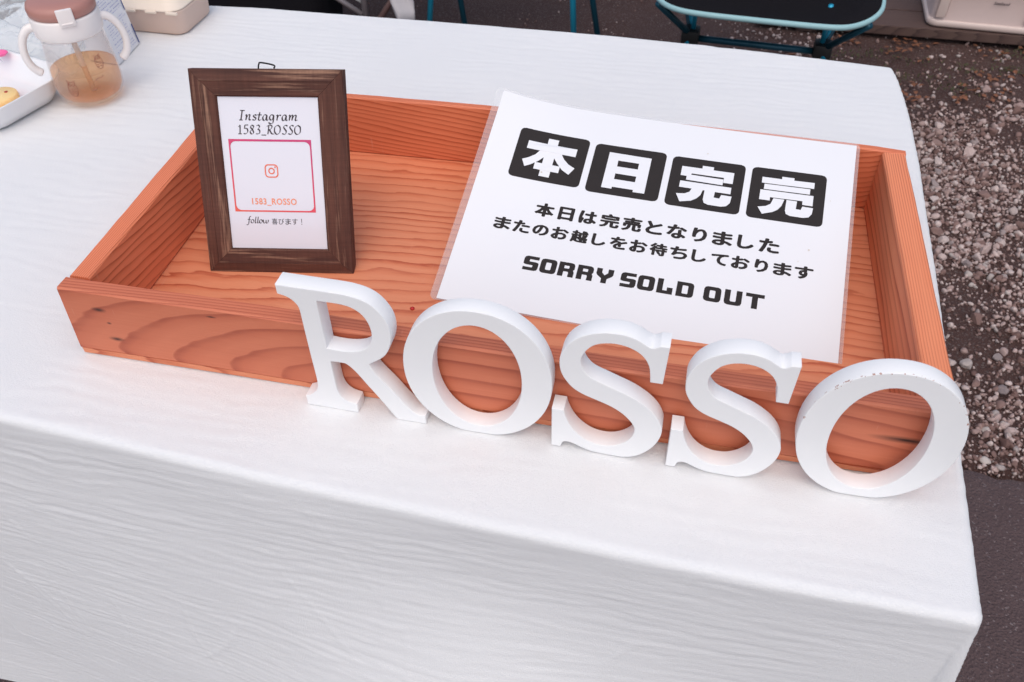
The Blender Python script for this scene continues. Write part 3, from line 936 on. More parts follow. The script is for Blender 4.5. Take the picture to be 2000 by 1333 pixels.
def Oloops(w, tilt=0.0):
    rz = 54.6
    o_ = [(x + tilt * (z - 53) * 0, max(z, 0.0)) for x, z in ell(w / 2, 53.4, w / 2, rz)]
    # keep only one pair of points on the flat foot
    flat = [i for i, q in enumerate(o_) if q[1] <= 0.0]
    xs_ = [o_[i][0] for i in flat]
    i0 = flat[0]
    o_ = [q for i, q in enumerate(o_) if i not in flat]
    o_[i0:i0] = [(min(xs_) , 0.0), (max(xs_), 0.0)]
    hw = w * 0.300
    th = math.radians(tilt)
    hl = []
    for x, z in ell(0, 0, hw, 44.6, 64, 2.05)[::-1]:
        hl.append((w / 2 + x * math.cos(th) - z * math.sin(th), 52.0 + x * math.sin(th) + z * math.cos(th)))
    return [o_, hl]
Sraw = [(60.0, 102.6), (65.4, 102.9), (64.6, 72.6), (57.2, 72.6), (56.6, 78.6), (55.4, 85.0), (52.4, 91.0), (48.0, 95.3), (41.8, 98.2), (35.2, 99.2), (29.3, 98.5), (24.9, 96.9), (21.0, 94.0), (17.9, 89.4), (16.1, 84.6),
        (15.8, 80.5), (16.9, 76.1), (19.7, 71.4), (23.7, 67.9), (30.9, 64.8), (38.8, 61.4), (46.7, 58.0), (54.1, 53.4), (60.2, 48.2), (65.0, 41.9), (68.2, 34.4), (68.6, 27.5), (66.9, 19.9), (63.2, 12.3), (57.9, 5.8), (52.4, 1.9), (46.8, 0.0),
        (36.5, 0.0), (27.8, 0.4), (22.4, 1.7), (17.0, 4.0), (12.4, 5.9), (9.3, 5.9), (7.3, 4.4), (6.1, 0.2), (-0.1, 0.2), (-0.6, 35.8), (7.1, 35.8), (8.4, 30.4), (11.7, 22.7), (16.4, 16.1), (22.7, 11.0), (29.5, 8.6), (36.9, 8.8), (43.4, 11.9),
        (48.8, 17.4), (51.5, 23.3), (52.0, 28.6), (50.4, 33.0), (47.8, 36.8), (43.1, 41.6), (36.4, 46.0), (27.7, 49.6), (24.1, 50.9), (17.6, 53.6), (11.7, 57.6), (7.2, 63.4), (4.2, 69.6), (3.1, 76.2), (3.3, 82.2), (5.3, 88.9), (8.1, 94.2),
        (12.6, 99.2), (19.1, 103.6), (26.8, 106.4), (33.2, 107.3), (39.8, 107.1), (46.4, 105.2), (52.0, 101.9), (54.7, 100.4), (57.0, 100.6)]
Scorner = {0, 1, 2, 3, 31, 39, 40, 41, 42}
letters = [('letter_r', 'white wooden letter R, first of the row before the tray', [catmull(Rout, 5, True, Rcorner), catmull(Rhole[::-1], 5, True, {14 - 0, 14 - 1, 14 - 2, 0} if False else {14, 12})], 0.1742, -0.0138, -0.6, 0.0123),
           ('letter_o', 'white wooden letter O standing between the R and the first S', Oloops(95.0), 0.2503, -0.0150, 0.4, 0.0118),
           ('letter_s', 'white wooden letter S next to the first letter O', [catmull(Sraw, 4, True, Scorner)], 0.3463, -0.0153, -0.8, 0.0125),
           ('letter_s', 'white wooden letter S beside the last letter O', [catmull([(x * 0.955, z) for x, z in Sraw], 4, True, Scorner)], 0.4208, -0.0171, 0.0, 0.0122),
           ('letter_o', 'white wooden letter O at the right end with chipped paint on its rim', Oloops(90.3), 0.4922, -0.0172, 0.9, 0.0118)]
for (nm, lab, loops, x0, yf, yaw, th) in letters:
    me = curve_mesh([[(q[0] / 1000, q[1] / 1000) for q in lp] for lp in loops], th / 2, 0.0005, 1)
    me.transform(Matrix.Rotation(math.radians(90), 4, 'X'))     # drawing plane -> upright
    me.transform(Matrix.Translation((0, th / 2, 0)))
    for p_ in me.polygons: p_.use_smooth = True
    me.set_sharp_from_angle(angle=math.radians(28))
    o = link(nm, me, MAT_CHIP if 'chipped' in lab else MAT_WHITE, None, (x0, yf, 0.0))
    o.rotation_euler = (0, 0, math.radians(yaw))
    tag(o, lab, 'letter', 'white wooden letters spelling a word in front of the tray')

# ================================================================== PHOTO FRAME
PY, PT = math.radians(10.04), math.radians(24.04)
fe1 = Vector((math.cos(PY), math.sin(PY), 0))
bb = Vector((-math.sin(PY), math.cos(PY), 0))
fe2 = Vector((0, 0, math.cos(PT))) + bb * math.sin(PT)
fn = fe1.cross(fe2)
frame = empty('picture_frame')
tag(frame, 'dark brown wooden picture frame with a white printed card standing in the tray', 'picture frame')
frame.matrix_world = Matrix(((fe1.x, fe2.x, fn.x, 0.0494), (fe1.y, fe2.y, fn.y, 0.0973), (fe1.z, fe2.z, fn.z, 0.0066), (0, 0, 0, 1)))
FW, FH, FT = 0.1152, 0.1549, 0.013
def stick_mat(name, horiz):
    t = NT(name)
    p = t.pos()
    sc = (18, 420, 420) if horiz else (420, 18, 420)
    g = t.noise(t.map(p, sc), 1, 4, 0.6)
    g2 = t.noise(t.map(p, (6, 90, 90) if horiz else (90, 6, 90)), 1, 3, 0.6)
    c = t.mix(g, (0.070, 0.026, 0.018), (0.230, 0.092, 0.062))
    c = t.mix(t.ramp(g2, [(0.35, (0, 0, 0)), (0.6, (0.7,) * 3)]), c, (0.050, 0.021, 0.018))
    c = t.mix(t.ramp(t.math('MULTIPLY', g, g2), [(0.27, (0, 0, 0)), (0.38, (0.85,) * 3)]), c, (0.40, 0.22, 0.145))
    cross = t.noise(t.map(p, (500, 30, 30) if horiz else (30, 500, 30)), 1, 2)
    c = t.mix(t.math('MULTIPLY', cross, 0.45), c, (0.03, 0.014, 0.012))
    return t.done(c, 0.7, t.bump(g, 0.7, 0.0006), Specular_IOR_Level=0.22)
MH, MV = stick_mat('stained_wood_horizontal', True), stick_mat('stained_wood_vertical', False)
# profile across the moulding: (distance from the outer edge, height)
PROF = [(0.0006, -FT), (0.0, -FT + 0.0006), (0.0, -0.0030), (0.0007, -0.0020), (0.0072, -0.0006), (0.0082, -0.0003), (0.0084, -0.0008), (0.0185, -0.0012), (0.0197, -0.0026), (0.0199, -0.0060), (0.0199, -FT)]
def moulding(side):
    rings = []
    for k in (0, 1):
        ring = []
        for d, z in PROF:
            if side == 'bottom': q = (d, d) if k == 0 else (FW - d, d)
            if side == 'top': q = (d, FH - d) if k == 0 else (FW - d, FH - d)
            if side == 'left': q = (d, d) if k == 0 else (d, FH - d)
            if side == 'right': q = (FW - d, d) if k == 0 else (FW - d, FH - d)
            g = 0.00012 * (1 if k == 0 else -1)
            q = (q[0] + g, q[1]) if side in ('bottom', 'top') else (q[0], q[1] + g)
            ring.append((q[0], q[1], z))
        rings.append(ring)
    # subdivide along the length so that the stick is slightly uneven
    A, B = np.array(rings[0]), np.array(rings[1])
    R_ = []
    n = 14
    rs = np.random.default_rng(sum(map(ord, side)))
    for i in range(n + 1):
        k = i / n
        q = A * (1 - k) + B * k
        if 0 < i < n:
            q[1:9, 2] += rs.uniform(-1, 1) * 0.00012
        R_.append([tuple(v) for v in q])
    bm = bmesh.new()
    me = loft(R_, 'moulding', smooth=False)
    return me
for sd_, mt in (('bottom', MH), ('top', MH), ('left', MV), ('right', MV)):
    link('frame_side', moulding(sd_), mt, frame)
card = link('card', from_bm(box(0.0175, FW - 0.0175, 0.0175, FH - 0.0175, -0.0042, -0.0034), 'card'),
            NT('card_paper').done((0.74, 0.74, 0.80), 0.35, Coat_Weight=0.6, Coat_Roughness=0.05), frame)
link('backing_board', from_bm(box(0.0165, FW - 0.0165, 0.0165, FH - 0.0165, -0.0110, -0.0050), 'backing_board'), plain('backing_brown', (0.20, 0.13, 0.08), 0.8), frame)
# easel leg behind
bm = bmesh.new()
hexa(bm, [(0.045, 0.012, -0.0600), (0.070, 0.012, -0.0600), (0.070, 0.012, -0.0570), (0.045, 0.012, -0.0570), (0.048, 0.115, -0.0160), (0.067, 0.115, -0.0160), (0.067, 0.115, -0.0132), (0.048, 0.115, -0.0132)])
link('easel_leg', from_bm(bm, 'easel_leg'), plain('easel_brown', (0.07, 0.04, 0.03), 0.7), frame)
link('hanging_loop', tube_mesh(catmull([(0.0505, 0.1545, -0.010), (0.0512, 0.1580, -0.010), (0.0530, 0.1592, -0.010), (0.0625, 0.1574, -0.010), (0.0622, 0.1552, -0.010)], 5, False), 0.0006, 8),
     plain('black_wire', (0.02, 0.02, 0.02), 0.35, Metallic=0.8), frame)
def on_card(name, vf, mat, off=0.0, parent=card, label=None):
    v, f = vf
    me = pydata(name, [(q[0] / 1000, q[1] / 1000, -0.0032 + off) for q in v], f)
    return link(name, me, mat, parent)
# italic chancery lettering drawn with a broad pen
def nib(paths, w0=0.16, w1=0.05, ang=38):
    V, F = [], []
    nx, ny = math.cos(math.radians(ang)), math.sin(math.radians(ang))
    for pth in paths:
        pts = catmull([(x, y, 0) for x, y in pth], 5, False) if len(pth) > 2 else [Vector((x, y, 0)) for x, y in pth]
        n = len(pts)
        k = len(V)
        for i, p_ in enumerate(pts):
            t_ = (pts[min(i + 1, n - 1)] - pts[max(i - 1, 0)]).normalized()
            q = Vector((-t_.y, t_.x))
            wd = max(abs(q.x * nx + q.y * ny) * w0, w1) / 2
            V += [(p_.x + q.x * wd, p_.y + q.y * wd), (p_.x - q.x * wd, p_.y - q.y * wd)]
        for i in range(n - 1):
            F.append((k + 2 * i, k + 2 * i + 1, k + 2 * i + 3, k + 2 * i + 2))
    return np.array(V), F
G = {   # x-height 0.55, cap 1.0; (advance, strokes)
 'I': (.62, [[(.12, 0.0), (.42, .0)], [(.27, 0), (.45, .97)], [(.28, .97), (.66, .97)]]),
 'n': (.58, [[(.05, .45), (.16, .55), (.06, 0)], [(.08, .15), (.30, .52), (.42, .50), (.34, .12), (.40, 0), (.50, .08)]]),
 's': (.44, [[(.40, .48), (.28, .55), (.14, .45), (.22, .30), (.32, .18), (.22, .0), (.02, .06)]]),
 't': (.40, [[(.26, .82), (.10, .12), (.18, 0), (.32, .08)], [(.04, .54), (.40, .54)]]),
 'a': (.56, [[(.42, .50), (.22, .55), (.06, .28), (.10, 0), (.26, .06), (.42, .50), (.36, .08), (.42, 0), (.52, .08)]]),
 'g': (.58, [[(.42, .50), (.20, .55), (.06, .26), (.14, .03), (.30, .12), (.42, .50), (.30, -.22), (.10, -.34), (-.06, -.22)]]),
 'r': (.46, [[(.05, .45), (.16, .55), (.06, 0)], [(.09, .18), (.28, .52), (.44, .50)]]),
 'm': (.86, [[(.05, .45), (.16, .55), (.06, 0)], [(.08, .15), (.28, .52), (.38, .50), (.28, 0)], [(.32, .18), (.54, .53), (.66, .48), (.58, .1), (.64, 0), (.76, .08)]]),
 'f': (.42, [[(.52, .98), (.38, 1.0), (.28, .75), (.12, -.15), (-.02, -.32), (-.12, -.24)], [(.04, .54), (.42, .54)]]),
 'o': (.52, [[(.26, .55), (.08, .40), (.08, .08), (.24, 0), (.42, .18), (.42, .44), (.26, .55)]]),
 'l': (.30, [[(.26, 1.0), (.10, .12), (.16, 0), (.28, .08)]]),
 'w': (.80, [[(.06, .55), (.10, .10), (.22, .0), (.40, .25), (.44, .50)], [(.44, .50), (.42, .10), (.54, 0), (.72, .25), (.72, .52)]]),
 '1': (.58, [[(.14, .72), (.34, .94)], [(.34, .94), (.26, 0)], [(.08, 0), (.44, 0)]]),
 '5': (.60, [[(.56, .94), (.24, .94)], [(.24, .94), (.16, .55)], [(.16, .55), (.40, .56), (.46, .28), (.28, .02), (.04, .04)]]),
 '8': (.60, [[(.34, .50), (.18, .68), (.30, .94), (.48, .78), (.34, .50), (.10, .26), (.20, .0), (.42, .12), (.34, .50)]]),
 '3': (.58, [[(.16, .86), (.34, .96), (.46, .76), (.26, .52)], [(.26, .52), (.44, .36), (.36, .06), (.04, .02)]]),
 '_': (.50, [[(.0, -.10), (.46, -.10)]]),
 'R': (.72, [[(.30, .92), (.14, 0)], [(.10, .80), (.34, .96), (.60, .86), (.50, .58), (.26, .48)], [(.32, .48), (.52, .06), (.74, .04)]]),
 'O': (.78, [[(.44, .96), (.16, .74), (.10, .24), (.32, 0), (.60, .22), (.66, .74), (.44, .96)]]),
 'S': (.60, [[(.62, .86), (.44, .96), (.24, .78), (.34, .54), (.46, .30), (.32, .02), (.04, .08)]]),
}
def script(word, x0, x1, y0, cap, w0=0.15):
    x = 0; out = []
    for ch in word:
        if ch == ' ': x += .4; continue
        adv, st = G[ch]
        out += [[(px + x, py) for px, py in s_] for s_ in st]
        x += adv
    v, f = nib(out, w0, 0.045)
    sx = (x1 - x0) / x
    v = v * np.array([sx, cap]) + np.array([x0, y0])
    return v, f
CINK = plain('card_ink', (0.035, 0.020, 0.025), 0.4)
on_card('printed_text', script('Instagram', 33.6, 80.0, 118.2, 7.2), CINK)
on_card('printed_text', script('1583_ROSSO', 32.4, 81.6, 108.0, 7.0), CINK, 0.00001)
on_card('printed_text', script('follow', 33.6, 50.5, 39.8, 5.0), CINK)
on_card('printed_text', text_line('喜びます！', 52.4, 79.0, 38.9, 43.6, 0.0, 0.84), CINK)
t = NT('gradient_print')
sp_ = t.n('ShaderNodeSeparateXYZ'); t.put(sp_.inputs[0], t.pos())
g = t.math('ADD', t.math('MULTIPLY', t.math('SUBTRACT', sp_.outputs[1], 0.0486), 15.0), t.math('MULTIPLY', t.math('SUBTRACT', sp_.outputs[0], 0.025), 5.0), None, False)
MAT_GRAD = t.done(t.ramp(g, [(0.0, (0.80, 0.10, 0.05)), (0.45, (0.70, 0.03, 0.09)), (1.0, (0.56, 0.010, 0.13))]), 0.35, Coat_Weight=0.6, Coat_Roughness=0.05)
on_card('printed_border', flat_poly([[(24.9, 48.7), (88.1, 48.7), (88.1, 104.1), (24.9, 104.1)], [(x + 56.5, y + 76.2) for x, y in rrect(60.9, 52.6, 4.2, 8)]]), MAT_GRAD)
ORN = plain('orange_print', (0.80, 0.17, 0.09), 0.35)
on_card('printed_text', text_flat('1583_ROSSO', 38.7, 73.6, 53.6, 59.4, 0.02, 0.0, 1.1), plain('peach_print', (0.86, 0.29, 0.16), 0.35))
ci = lambda cx, cy, r, n=28: [(cx + r * math.cos(6.2832 * k / n), cy + r * math.sin(6.2832 * k / n)) for k in range(n)]
on_card('printed_logo', merge_flat([flat_poly([[(x + 56, y + 80.4) for x, y in rrect(10.4, 10.2, 2.8)], [(x + 56, y + 80.4) for x, y in rrect(8.6, 8.4, 2.1)]]),
                                    flat_poly([ci(56, 80.4, 2.5), ci(56, 80.4, 1.6)]), flat_poly([ci(58.9, 83.3, 0.65)])]), ORN)

# ================================================================== THINGS ON THE TABLE, FAR LEFT
# --- training mug
MX, MY = -0.2100, 0.3520
mug = empty('sippy_mug', (MX, MY, 0.0005))
tag(mug, 'clear two handled toddler mug with brown flip lid and orange tea', 'mug')
def see_through(name, tint, surf, fac, rough=0.05):
    t = NT(name)
    tr = t.n('ShaderNodeBsdfTransparent'); tr.inputs[0].default_value = (*tint, 1)
    mx = t.n('ShaderNodeMixShader')
    lw = t.n('ShaderNodeLayerWeight'); lw.inputs[0].default_value = 0.25
    f = t.math('ADD', t.math('MULTIPLY', lw.outputs['Facing'], 0.35), fac, None, True)
    t.put(mx.inputs[0], f)
    t.b.inputs['Base Color'].default_value = (*surf, 1)
    t.b.inputs['Roughness'].default_value = rough
    t.t.links.new(tr.outputs[0], mx.inputs[1]); t.t.links.new(t.b.outputs[0], mx.inputs[2])
    t.t.links.new(mx.outputs[0], t.t.nodes['Material Output'].inputs['Surface'])
    return t.m
CLEAR = see_through('clear_plastic', (0.985, 0.98, 0.98), (0.80, 0.76, 0.75), 0.02)
TEA = see_through('tea', (1.0, 0.79, 0.58), (1.0, 0.46, 0.18), 0.03)
CREAM = plain('cream_plastic', (0.82, 0.77, 0.745), 0.35, 0.02)
LIDB = plain('brown_lid_plastic', (0.42, 0.20, 0.165), 0.42, 0.03)
outer = [(0.0, 0.0010), (0.018, 0.0004), (0.025, 0.0014), (0.0305, 0.0055), (0.0330, 0.0115), (0.0340, 0.020), (0.0336, 0.030), (0.0322, 0.044), (0.0302, 0.0600), (0.0292, 0.0720)]
inner_ = [(0.0280, 0.0720), (0.0290, 0.0600), (0.0310, 0.044), (0.0324, 0.030), (0.0327, 0.020), (0.0317, 0.0120), (0.0290, 0.0068), (0.023, 0.0034), (0.0, 0.0030)]
link('cup', lathe(outer + inner_, 64), CLEAR, mug)
liq = [(0.0, 0.0033), (0.0228, 0.0037), (0.0287, 0.0071), (0.0314, 0.0122), (0.0324, 0.020), (0.0321, 0.030), (0.0316, 0.0348), (0.0308, 0.0342), (0.0, 0.0340)]
link('tea', lathe(liq, 64), TEA, mug)
link('collar', lathe([(0.0280, 0.0715), (0.0310, 0.0705), (0.0320, 0.0720), (0.0324, 0.0800), (0.0326, 0.0890), (0.0318, 0.0908), (0.0300, 0.0912), (0.0, 0.0912)], 64), CREAM, mug)
lid = link('lid', lathe([(0.0, 0.0915), (0.0305, 0.0915), (0.0318, 0.0930), (0.0320, 0.0985), (0.0308, 0.1022), (0.0275, 0.1040), (0.0150, 0.1046), (0.0, 0.1046)], 64), LIDB, mug)
ta = math.radians(-50)
bm = box(-0.0075, 0.0075, -0.0022, 0.0022, 0.0872, 0.1036, 0.0012)
tb = from_bm(bm, 'tab', True, 40)
tb.transform(Matrix.Rotation(ta + math.pi / 2, 4, 'Z') @ Matrix.Translation((0, -0.0325, 0)))
link('lid_tab', tb, CREAM, mug)
tb = from_bm(box(-0.0054, 0.0054, -0.0008, 0.0008, 0.0898, 0.0912, 0.0004), 'rib')
tb.transform(Matrix.Rotation(ta + math.pi / 2, 4, 'Z') @ Matrix.Translation((0, -0.0352, 0)))
link('tab_rib', tb, CREAM, mug)
ha = math.radians(37)
for sg in (-1, 1):
    d_ = Vector((math.cos(ha), math.sin(ha), 0)) * sg
    up = Vector((0, 0, 1))
    prof = [(0.0300, 0.0800), (0.0370, 0.0790), (0.0435, 0.0720), (0.0472, 0.0620), (0.0480, 0.0520), (0.0462, 0.0430), (0.0425, 0.0370), (0.0385, 0.0335)]
    pts = catmull([tuple(d_ * r + up * z) for r, z in prof], 5, False)
    n_ = len(pts)
    rad = [0.0044 - 0.0007 * math.sin(i / n_ * 3.1) for i in range(n_)]
    rad[-1] = 0.0026; rad[-2] = 0.0038
    link('handle', tube_mesh(pts, rad, 14), CREAM, mug)
link('straw', tube_mesh([(0.002, 0.0, 0.006), (0.0, -0.002, 0.071)], 0.0028, 12), plain('straw_plastic', (0.85, 0.62, 0.46), 0.3, Alpha=0.5), mug)
# owl drawings printed on the cup
BI = plain('brown_print', (0.30, 0.10, 0.07), 0.5)
def doodle(a0, z0, s, kind):
    P = []
    if kind == 'owl':
        P.append([(0.6 * math.cos(k), 1.0 * math.sin(k) - 0.2) for k in np.linspace(0, 6.283, 22)])
        P.append([(-.42, .55), (-.5, 1.0), (-.15, .78), (.15, .78), (.5, 1.0), (.42, .55)])
        for sx in (-.22, .22):
            P.append([(sx + .17 * math.cos(k), .38 + .17 * math.sin(k)) for k in np.linspace(0, 6.283, 10)])
        for yy in (-.1, -.4, -.7):
            P.append([(-.4, yy), (-.2, yy - .12), (0, yy), (.2, yy - .12), (.4, yy)])
    else:
        P.append([(-.7, .0), (-.2, .15), (.2, .0), (.7, .1)])
        P.append([(.7, .1), (.9, .3), (.75, .4)])
        P.append([(-.7, 0), (-.9, -.15), (-.75, -.25)])
    V, F = [], []
    for pl in P:
        q = []
        for (x, y) in pl:
            z = z0 + y * s
            r = float(np.interp(z, [q_[1] for q_ in outer[1:]], [q_[0] for q_ in outer[1:]])) + 0.0002
            an = a0 + x * s / r
            q.append(Vector((r * math.cos(an), r * math.sin(an), z)))
        me_ = tube_mesh(q, 0.00030, 4, caps=False)
        k = len(V)
        V += [tuple(v.co) for v in me_.vertices]
        F += [tuple(i + k for i in p_.vertices) for p_ in me_.polygons]
    link('printed_drawing', pydata('drawing', V, F), BI, mug)
doodle(math.radians(-80), 0.026, 0.0078, 'owl')
doodle(math.radians(-22), 0.047, 0.0066, 'owl')
doodle(math.radians(-32), 0.031, 0.0050, 'twig')
doodle(math.radians(-42), 0.022, 0.0045, 'twig')

# --- white dish
dish = empty('serving_dish', (-0.313, 0.3150, 0.0006), (0, 0, math.radians(-14)))
tag(dish, 'white melamine dish with rounded corners at the left edge of the table', 'dish')
def rr3(w, d, r, z): return [(x, y, z) for x, y in rrect(w, d, r, 8)]
dm = loft([rr3(0.118, 0.090, 0.022, 0.0), rr3(0.126, 0.098, 0.026, 0.002), rr3(0.138, 0.110, 0.030, 0.012), rr3(0.1465, 0.1185, 0.033, 0.0245), rr3(0.149, 0.121, 0.034, 0.0262), rr3(0.1485, 0.1205, 0.034, 0.0272),
           rr3(0.146, 0.118, 0.033, 0.0268), rr3(0.142, 0.114, 0.031, 0.0245), rr3(0.132, 0.104, 0.028, 0.012), rr3(0.122, 0.094, 0.024, 0.0045), rr3(0.112, 0.084, 0.020, 0.0034)], 'dish')
link('bowl', dm, plain('white_melamine', (0.82, 0.82, 0.83), 0.25, 0.02, Coat_Weight=0.4), dish)
dmf = None
# --- fruit slice in the dish
fs_ = lathe([(0.0, 0.0), (0.0165, 0.0004), (0.0180, 0.0016), (0.0186, 0.0045), (0.0182, 0.0078), (0.0170, 0.0088), (0.0, 0.0092)], 36)
t = NT('orange_flesh'); p = t.pos()
sp2 = t.n('ShaderNodeSeparateXYZ'); t.put(sp2.inputs[0], p)
rr_ = t.math('SQRT', t.math('ADD', t.math('MULTIPLY', sp2.outputs[0], sp2.outputs[0]), t.math('MULTIPLY', sp2.outputs[1], sp2.outputs[1])))
cc = t.ramp(t.math('MULTIPLY', rr_, 50.0), [(0.0, (0.86, 0.60, 0.26)), (0.78, (0.87, 0.56, 0.20)), (0.93, (0.86, 0.36, 0.06)), (1.0, (0.85, 0.33, 0.05))])
cc = t.mix(t.noise(p, 500, 3), cc, (0.90, 0.66, 0.34))
o = link('food_slice', fs_, t.done(cc, 0.6, None, Subsurface_Weight=0.1), None, (-0.2900, 0.3120, 0.0046))
o.rotation_euler = (0.02, -0.03, 0.3)
tag(o, 'round yellow orange food slice lying in the white dish', 'food')
seed = link('seed', lathe([(0.0, 0.0), (0.0016, 0.0), (0.0018, 0.0006), (0.0, 0.0010)], 10), plain('red_seed', (0.45, 0.05, 0.03), 0.5), o, (0.0065, 0.0048, 0.0090))
# --- pink spoon resting on the dish
sp_pts = [(-0.045, -0.012, 0.006), (-0.02, -0.004, 0.003), (-0.006, 0, 0.0)]
spoon = empty('pink_spoon', (-0.322, 0.368, 0.0285), (0, 0, math.radians(8)))
tag(spoon, 'small pink plastic spoon resting on the back rim of the dish', 'spoon')
PINK = plain('pink_plastic', (0.85, 0.13, 0.34), 0.35)
bw = lathe([(0.0, -0.0030), (0.0050, -0.0016), (0.0078, 0.0012), (0.0080, 0.0020), (0.0072, 0.0016), (0.0045, -0.0004), (0.0, -0.0016)], 24)
bw.transform(Matrix.Diagonal((1.25, 0.85, 1.0, 1.0)))
link('spoon_bowl', bw, PINK, spoon)
link('spoon_handle', tube_mesh([(-0.009, 0, 0.0018), (-0.03, 0, 0.004), (-0.10, 0, 0.0015)], 0.0022, 8), PINK, spoon)

# --- white printed packet behind the mug
pk = empty('printed_packet', (-0.2245, 0.424, 0.0), (0, 0, 0))
tag(pk, 'white paper packet with rows of blue print standing behind the mug', 'packet')
WP = plain('packet_white', (0.82, 0.82, 0.84), 0.5, 0.02)
NAVY = plain('navy_ink', (0.035, 0.07, 0.26), 0.5)
bm = bmesh.new()
hexa(bm, [(-0.036, 0.0, 0.0005), (0.004, -0.004, 0.0005), (-0.002, 0.051, 0.0005), (-0.040, 0.052, 0.0005),
          (-0.030, 0.003, 0.092), (-0.007, -0.001, 0.092), (-0.013, 0.050, 0.092), (-0.034, 0.050, 0.092)], 0.0012)
link('packet_body', from_bm(bm, 'packet_body', True, 35), WP, pk)
A0, A1, A2, A3 = Vector((0.0042, -0.004, 0.0005)), Vector((-0.0018, 0.051, 0.0005)), Vector((-0.0068, -0.001, 0.092)), Vector((-0.0128, 0.050, 0.092))
def pface(u, v, off=0.0004):
    q = (A0 * (1 - u) + A1 * u) * (1 - v) + (A2 * (1 - u) + A3 * u) * v
    return q + Vector((off, 0, 0))
rs = random.Random(4)
V, F = [], []
v = 0.055
while v < 0.97:
    hgt = rs.choice([0.007, 0.008, 0.009, 0.013])
    u = 0.10 + rs.uniform(0, 0.03)
    end = rs.uniform(0.75, 0.93)
    if rs.random() < 0.12: v += 0.022; continue
    while u < end:
        wl = rs.uniform(0.008, 0.030)
        if rs.random() < 0.85:
            k = len(V)
            V += [pface(u, v), pface(u + wl, v), pface(u + wl, v + hgt), pface(u, v + hgt)]
            F.append((k, k + 1, k + 2, k + 3))
        u += wl + rs.uniform(0.012, 0.03)
    v += hgt + rs.uniform(0.018, 0.030)
link('fine_print', pydata('fine_print', V, F), plain('blue_grey_ink', (0.36, 0.37, 0.58), 0.6), pk)
for (u0, u1, v0, v1) in ((0.95, 0.985, 0.02, 0.26), (0.945, 0.98, 0.44, 0.60), (0.20, 0.30, 0.93, 0.96)):
    link('blue_stripe', pydata('blue_stripe', [pface(u0, v0, .0006), pface(u1, v0, .0006), pface(u1, v1, .0006), pface(u0, v1, .0006)], [(0, 1, 2, 3)]), NAVY, pk)

# --- beige pulp lunch box
lb = empty('lunch_box', (-0.240, 0.5395, 0.0005))
tag(lb, 'beige moulded pulp lunch box with closed lid at the back of the table', 'lunch box')
BG = plain('beige_pulp', (0.66, 0.50, 0.42), 0.75, 0.04, 40, 0.3)
BG2 = plain('beige_pulp_lid', (0.80, 0.69, 0.58), 0.75, 0.04, 40, 0.3)
def rrz(w, d, r, z, dx=0): return [(x + dx, y, z) for x, y in rrect(w, d, r, 7)]
bodym = loft([rrz(0.108, 0.070, 0.012, 0.0), rrz(0.113, 0.075, 0.014, 0.003), rrz(0.118, 0.080, 0.017, 0.027), rrz(0.119, 0.081, 0.017, 0.0285)], 'lunch_body')
link('box_body', bodym, BG, lb)
lidm = loft([rrz(0.122, 0.083, 0.018, 0.0288, -.004), rrz(0.124, 0.085, 0.018, 0.0296, -.004), rrz(0.123, 0.084, 0.018, 0.0312, -.004), rrz(0.116, 0.077, 0.016, 0.0325, -.004), rrz(0.108, 0.069, 0.015, 0.0420, -.004), rrz(0.104, 0.065, 0.014, 0.0440, -.004)], 'lunch_lid')
ld_ = link('lid', lidm, BG2, lb)
for i in range(4):
    xx = -0.035 + 0.026 * i
    link('closing_tab', from_bm(box(xx, xx + 0.014, -0.0440, -0.0405, 0.0270, 0.0300, 0.0008), 'closing_tab'), BG2, ld_)

# --- crumpled clear bag
def bag():
    nu, nv = 70, 60
    a_, b_ = np.meshgrid(np.linspace(0, 1, nu), np.linspace(0, 1, nv), indexing='ij')
    X = -0.455 + 0.20 * a_ + 0.02 * vnoise(a_ * 5, b_ * 5, 41)
    Y = 0.385 + 0.165 * b_ - 0.02 * a_ + 0.015 * vnoise(a_ * 4 + 9, b_ * 4, 42)
    Z = 0.004 + 0.020 * np.abs(vnoise(a_ * 5, b_ * 7, 43)) * np.sin(np.pi * np.clip(a_, 0, 1)) ** 0.5 + 0.009 * np.abs(vnoise(a_ * 14, b_ * 17, 44)) + 0.003 * vnoise(a_ * 40, b_ * 40, 45)
    return grid_mesh('bag', np.stack([X, Y, np.maximum(Z, 0.001)], -1), True)
bf = NT('bag_film')
tr = bf.n('ShaderNodeBsdfTransparent'); mx = bf.n('ShaderNodeMixShader')
bf.b.inputs['Base Color'].default_value = (0.80, 0.84, 0.86, 1); bf.b.inputs['Roughness'].default_value = 0.12
bf.put(mx.inputs[0], 0.36)
bf.t.links.new(tr.outputs[0], mx.inputs[1]); bf.t.links.new(bf.b.outputs[0], mx.inputs[2])
bf.t.links.new(mx.outputs[0], bf.t.nodes['Material Output'].inputs['Surface'])
tag(link('plastic_bag', bag(), bf.m), 'crumpled clear plastic bag lying behind the mug and dish', 'bag')

# tiny red crumb on the tray floor beside the frame
cr = link('red_crumb', lathe([(0, 0), (0.0016, 0.0003), (0.0017, 0.0012), (0, 0.0019)], 9), plain('red', (0.55, 0.02, 0.02), 0.5), None, (0.2205, 0.0885, 0.0058))
tag(cr, 'tiny red crumb on the tray floor above the letter R', 'crumb')

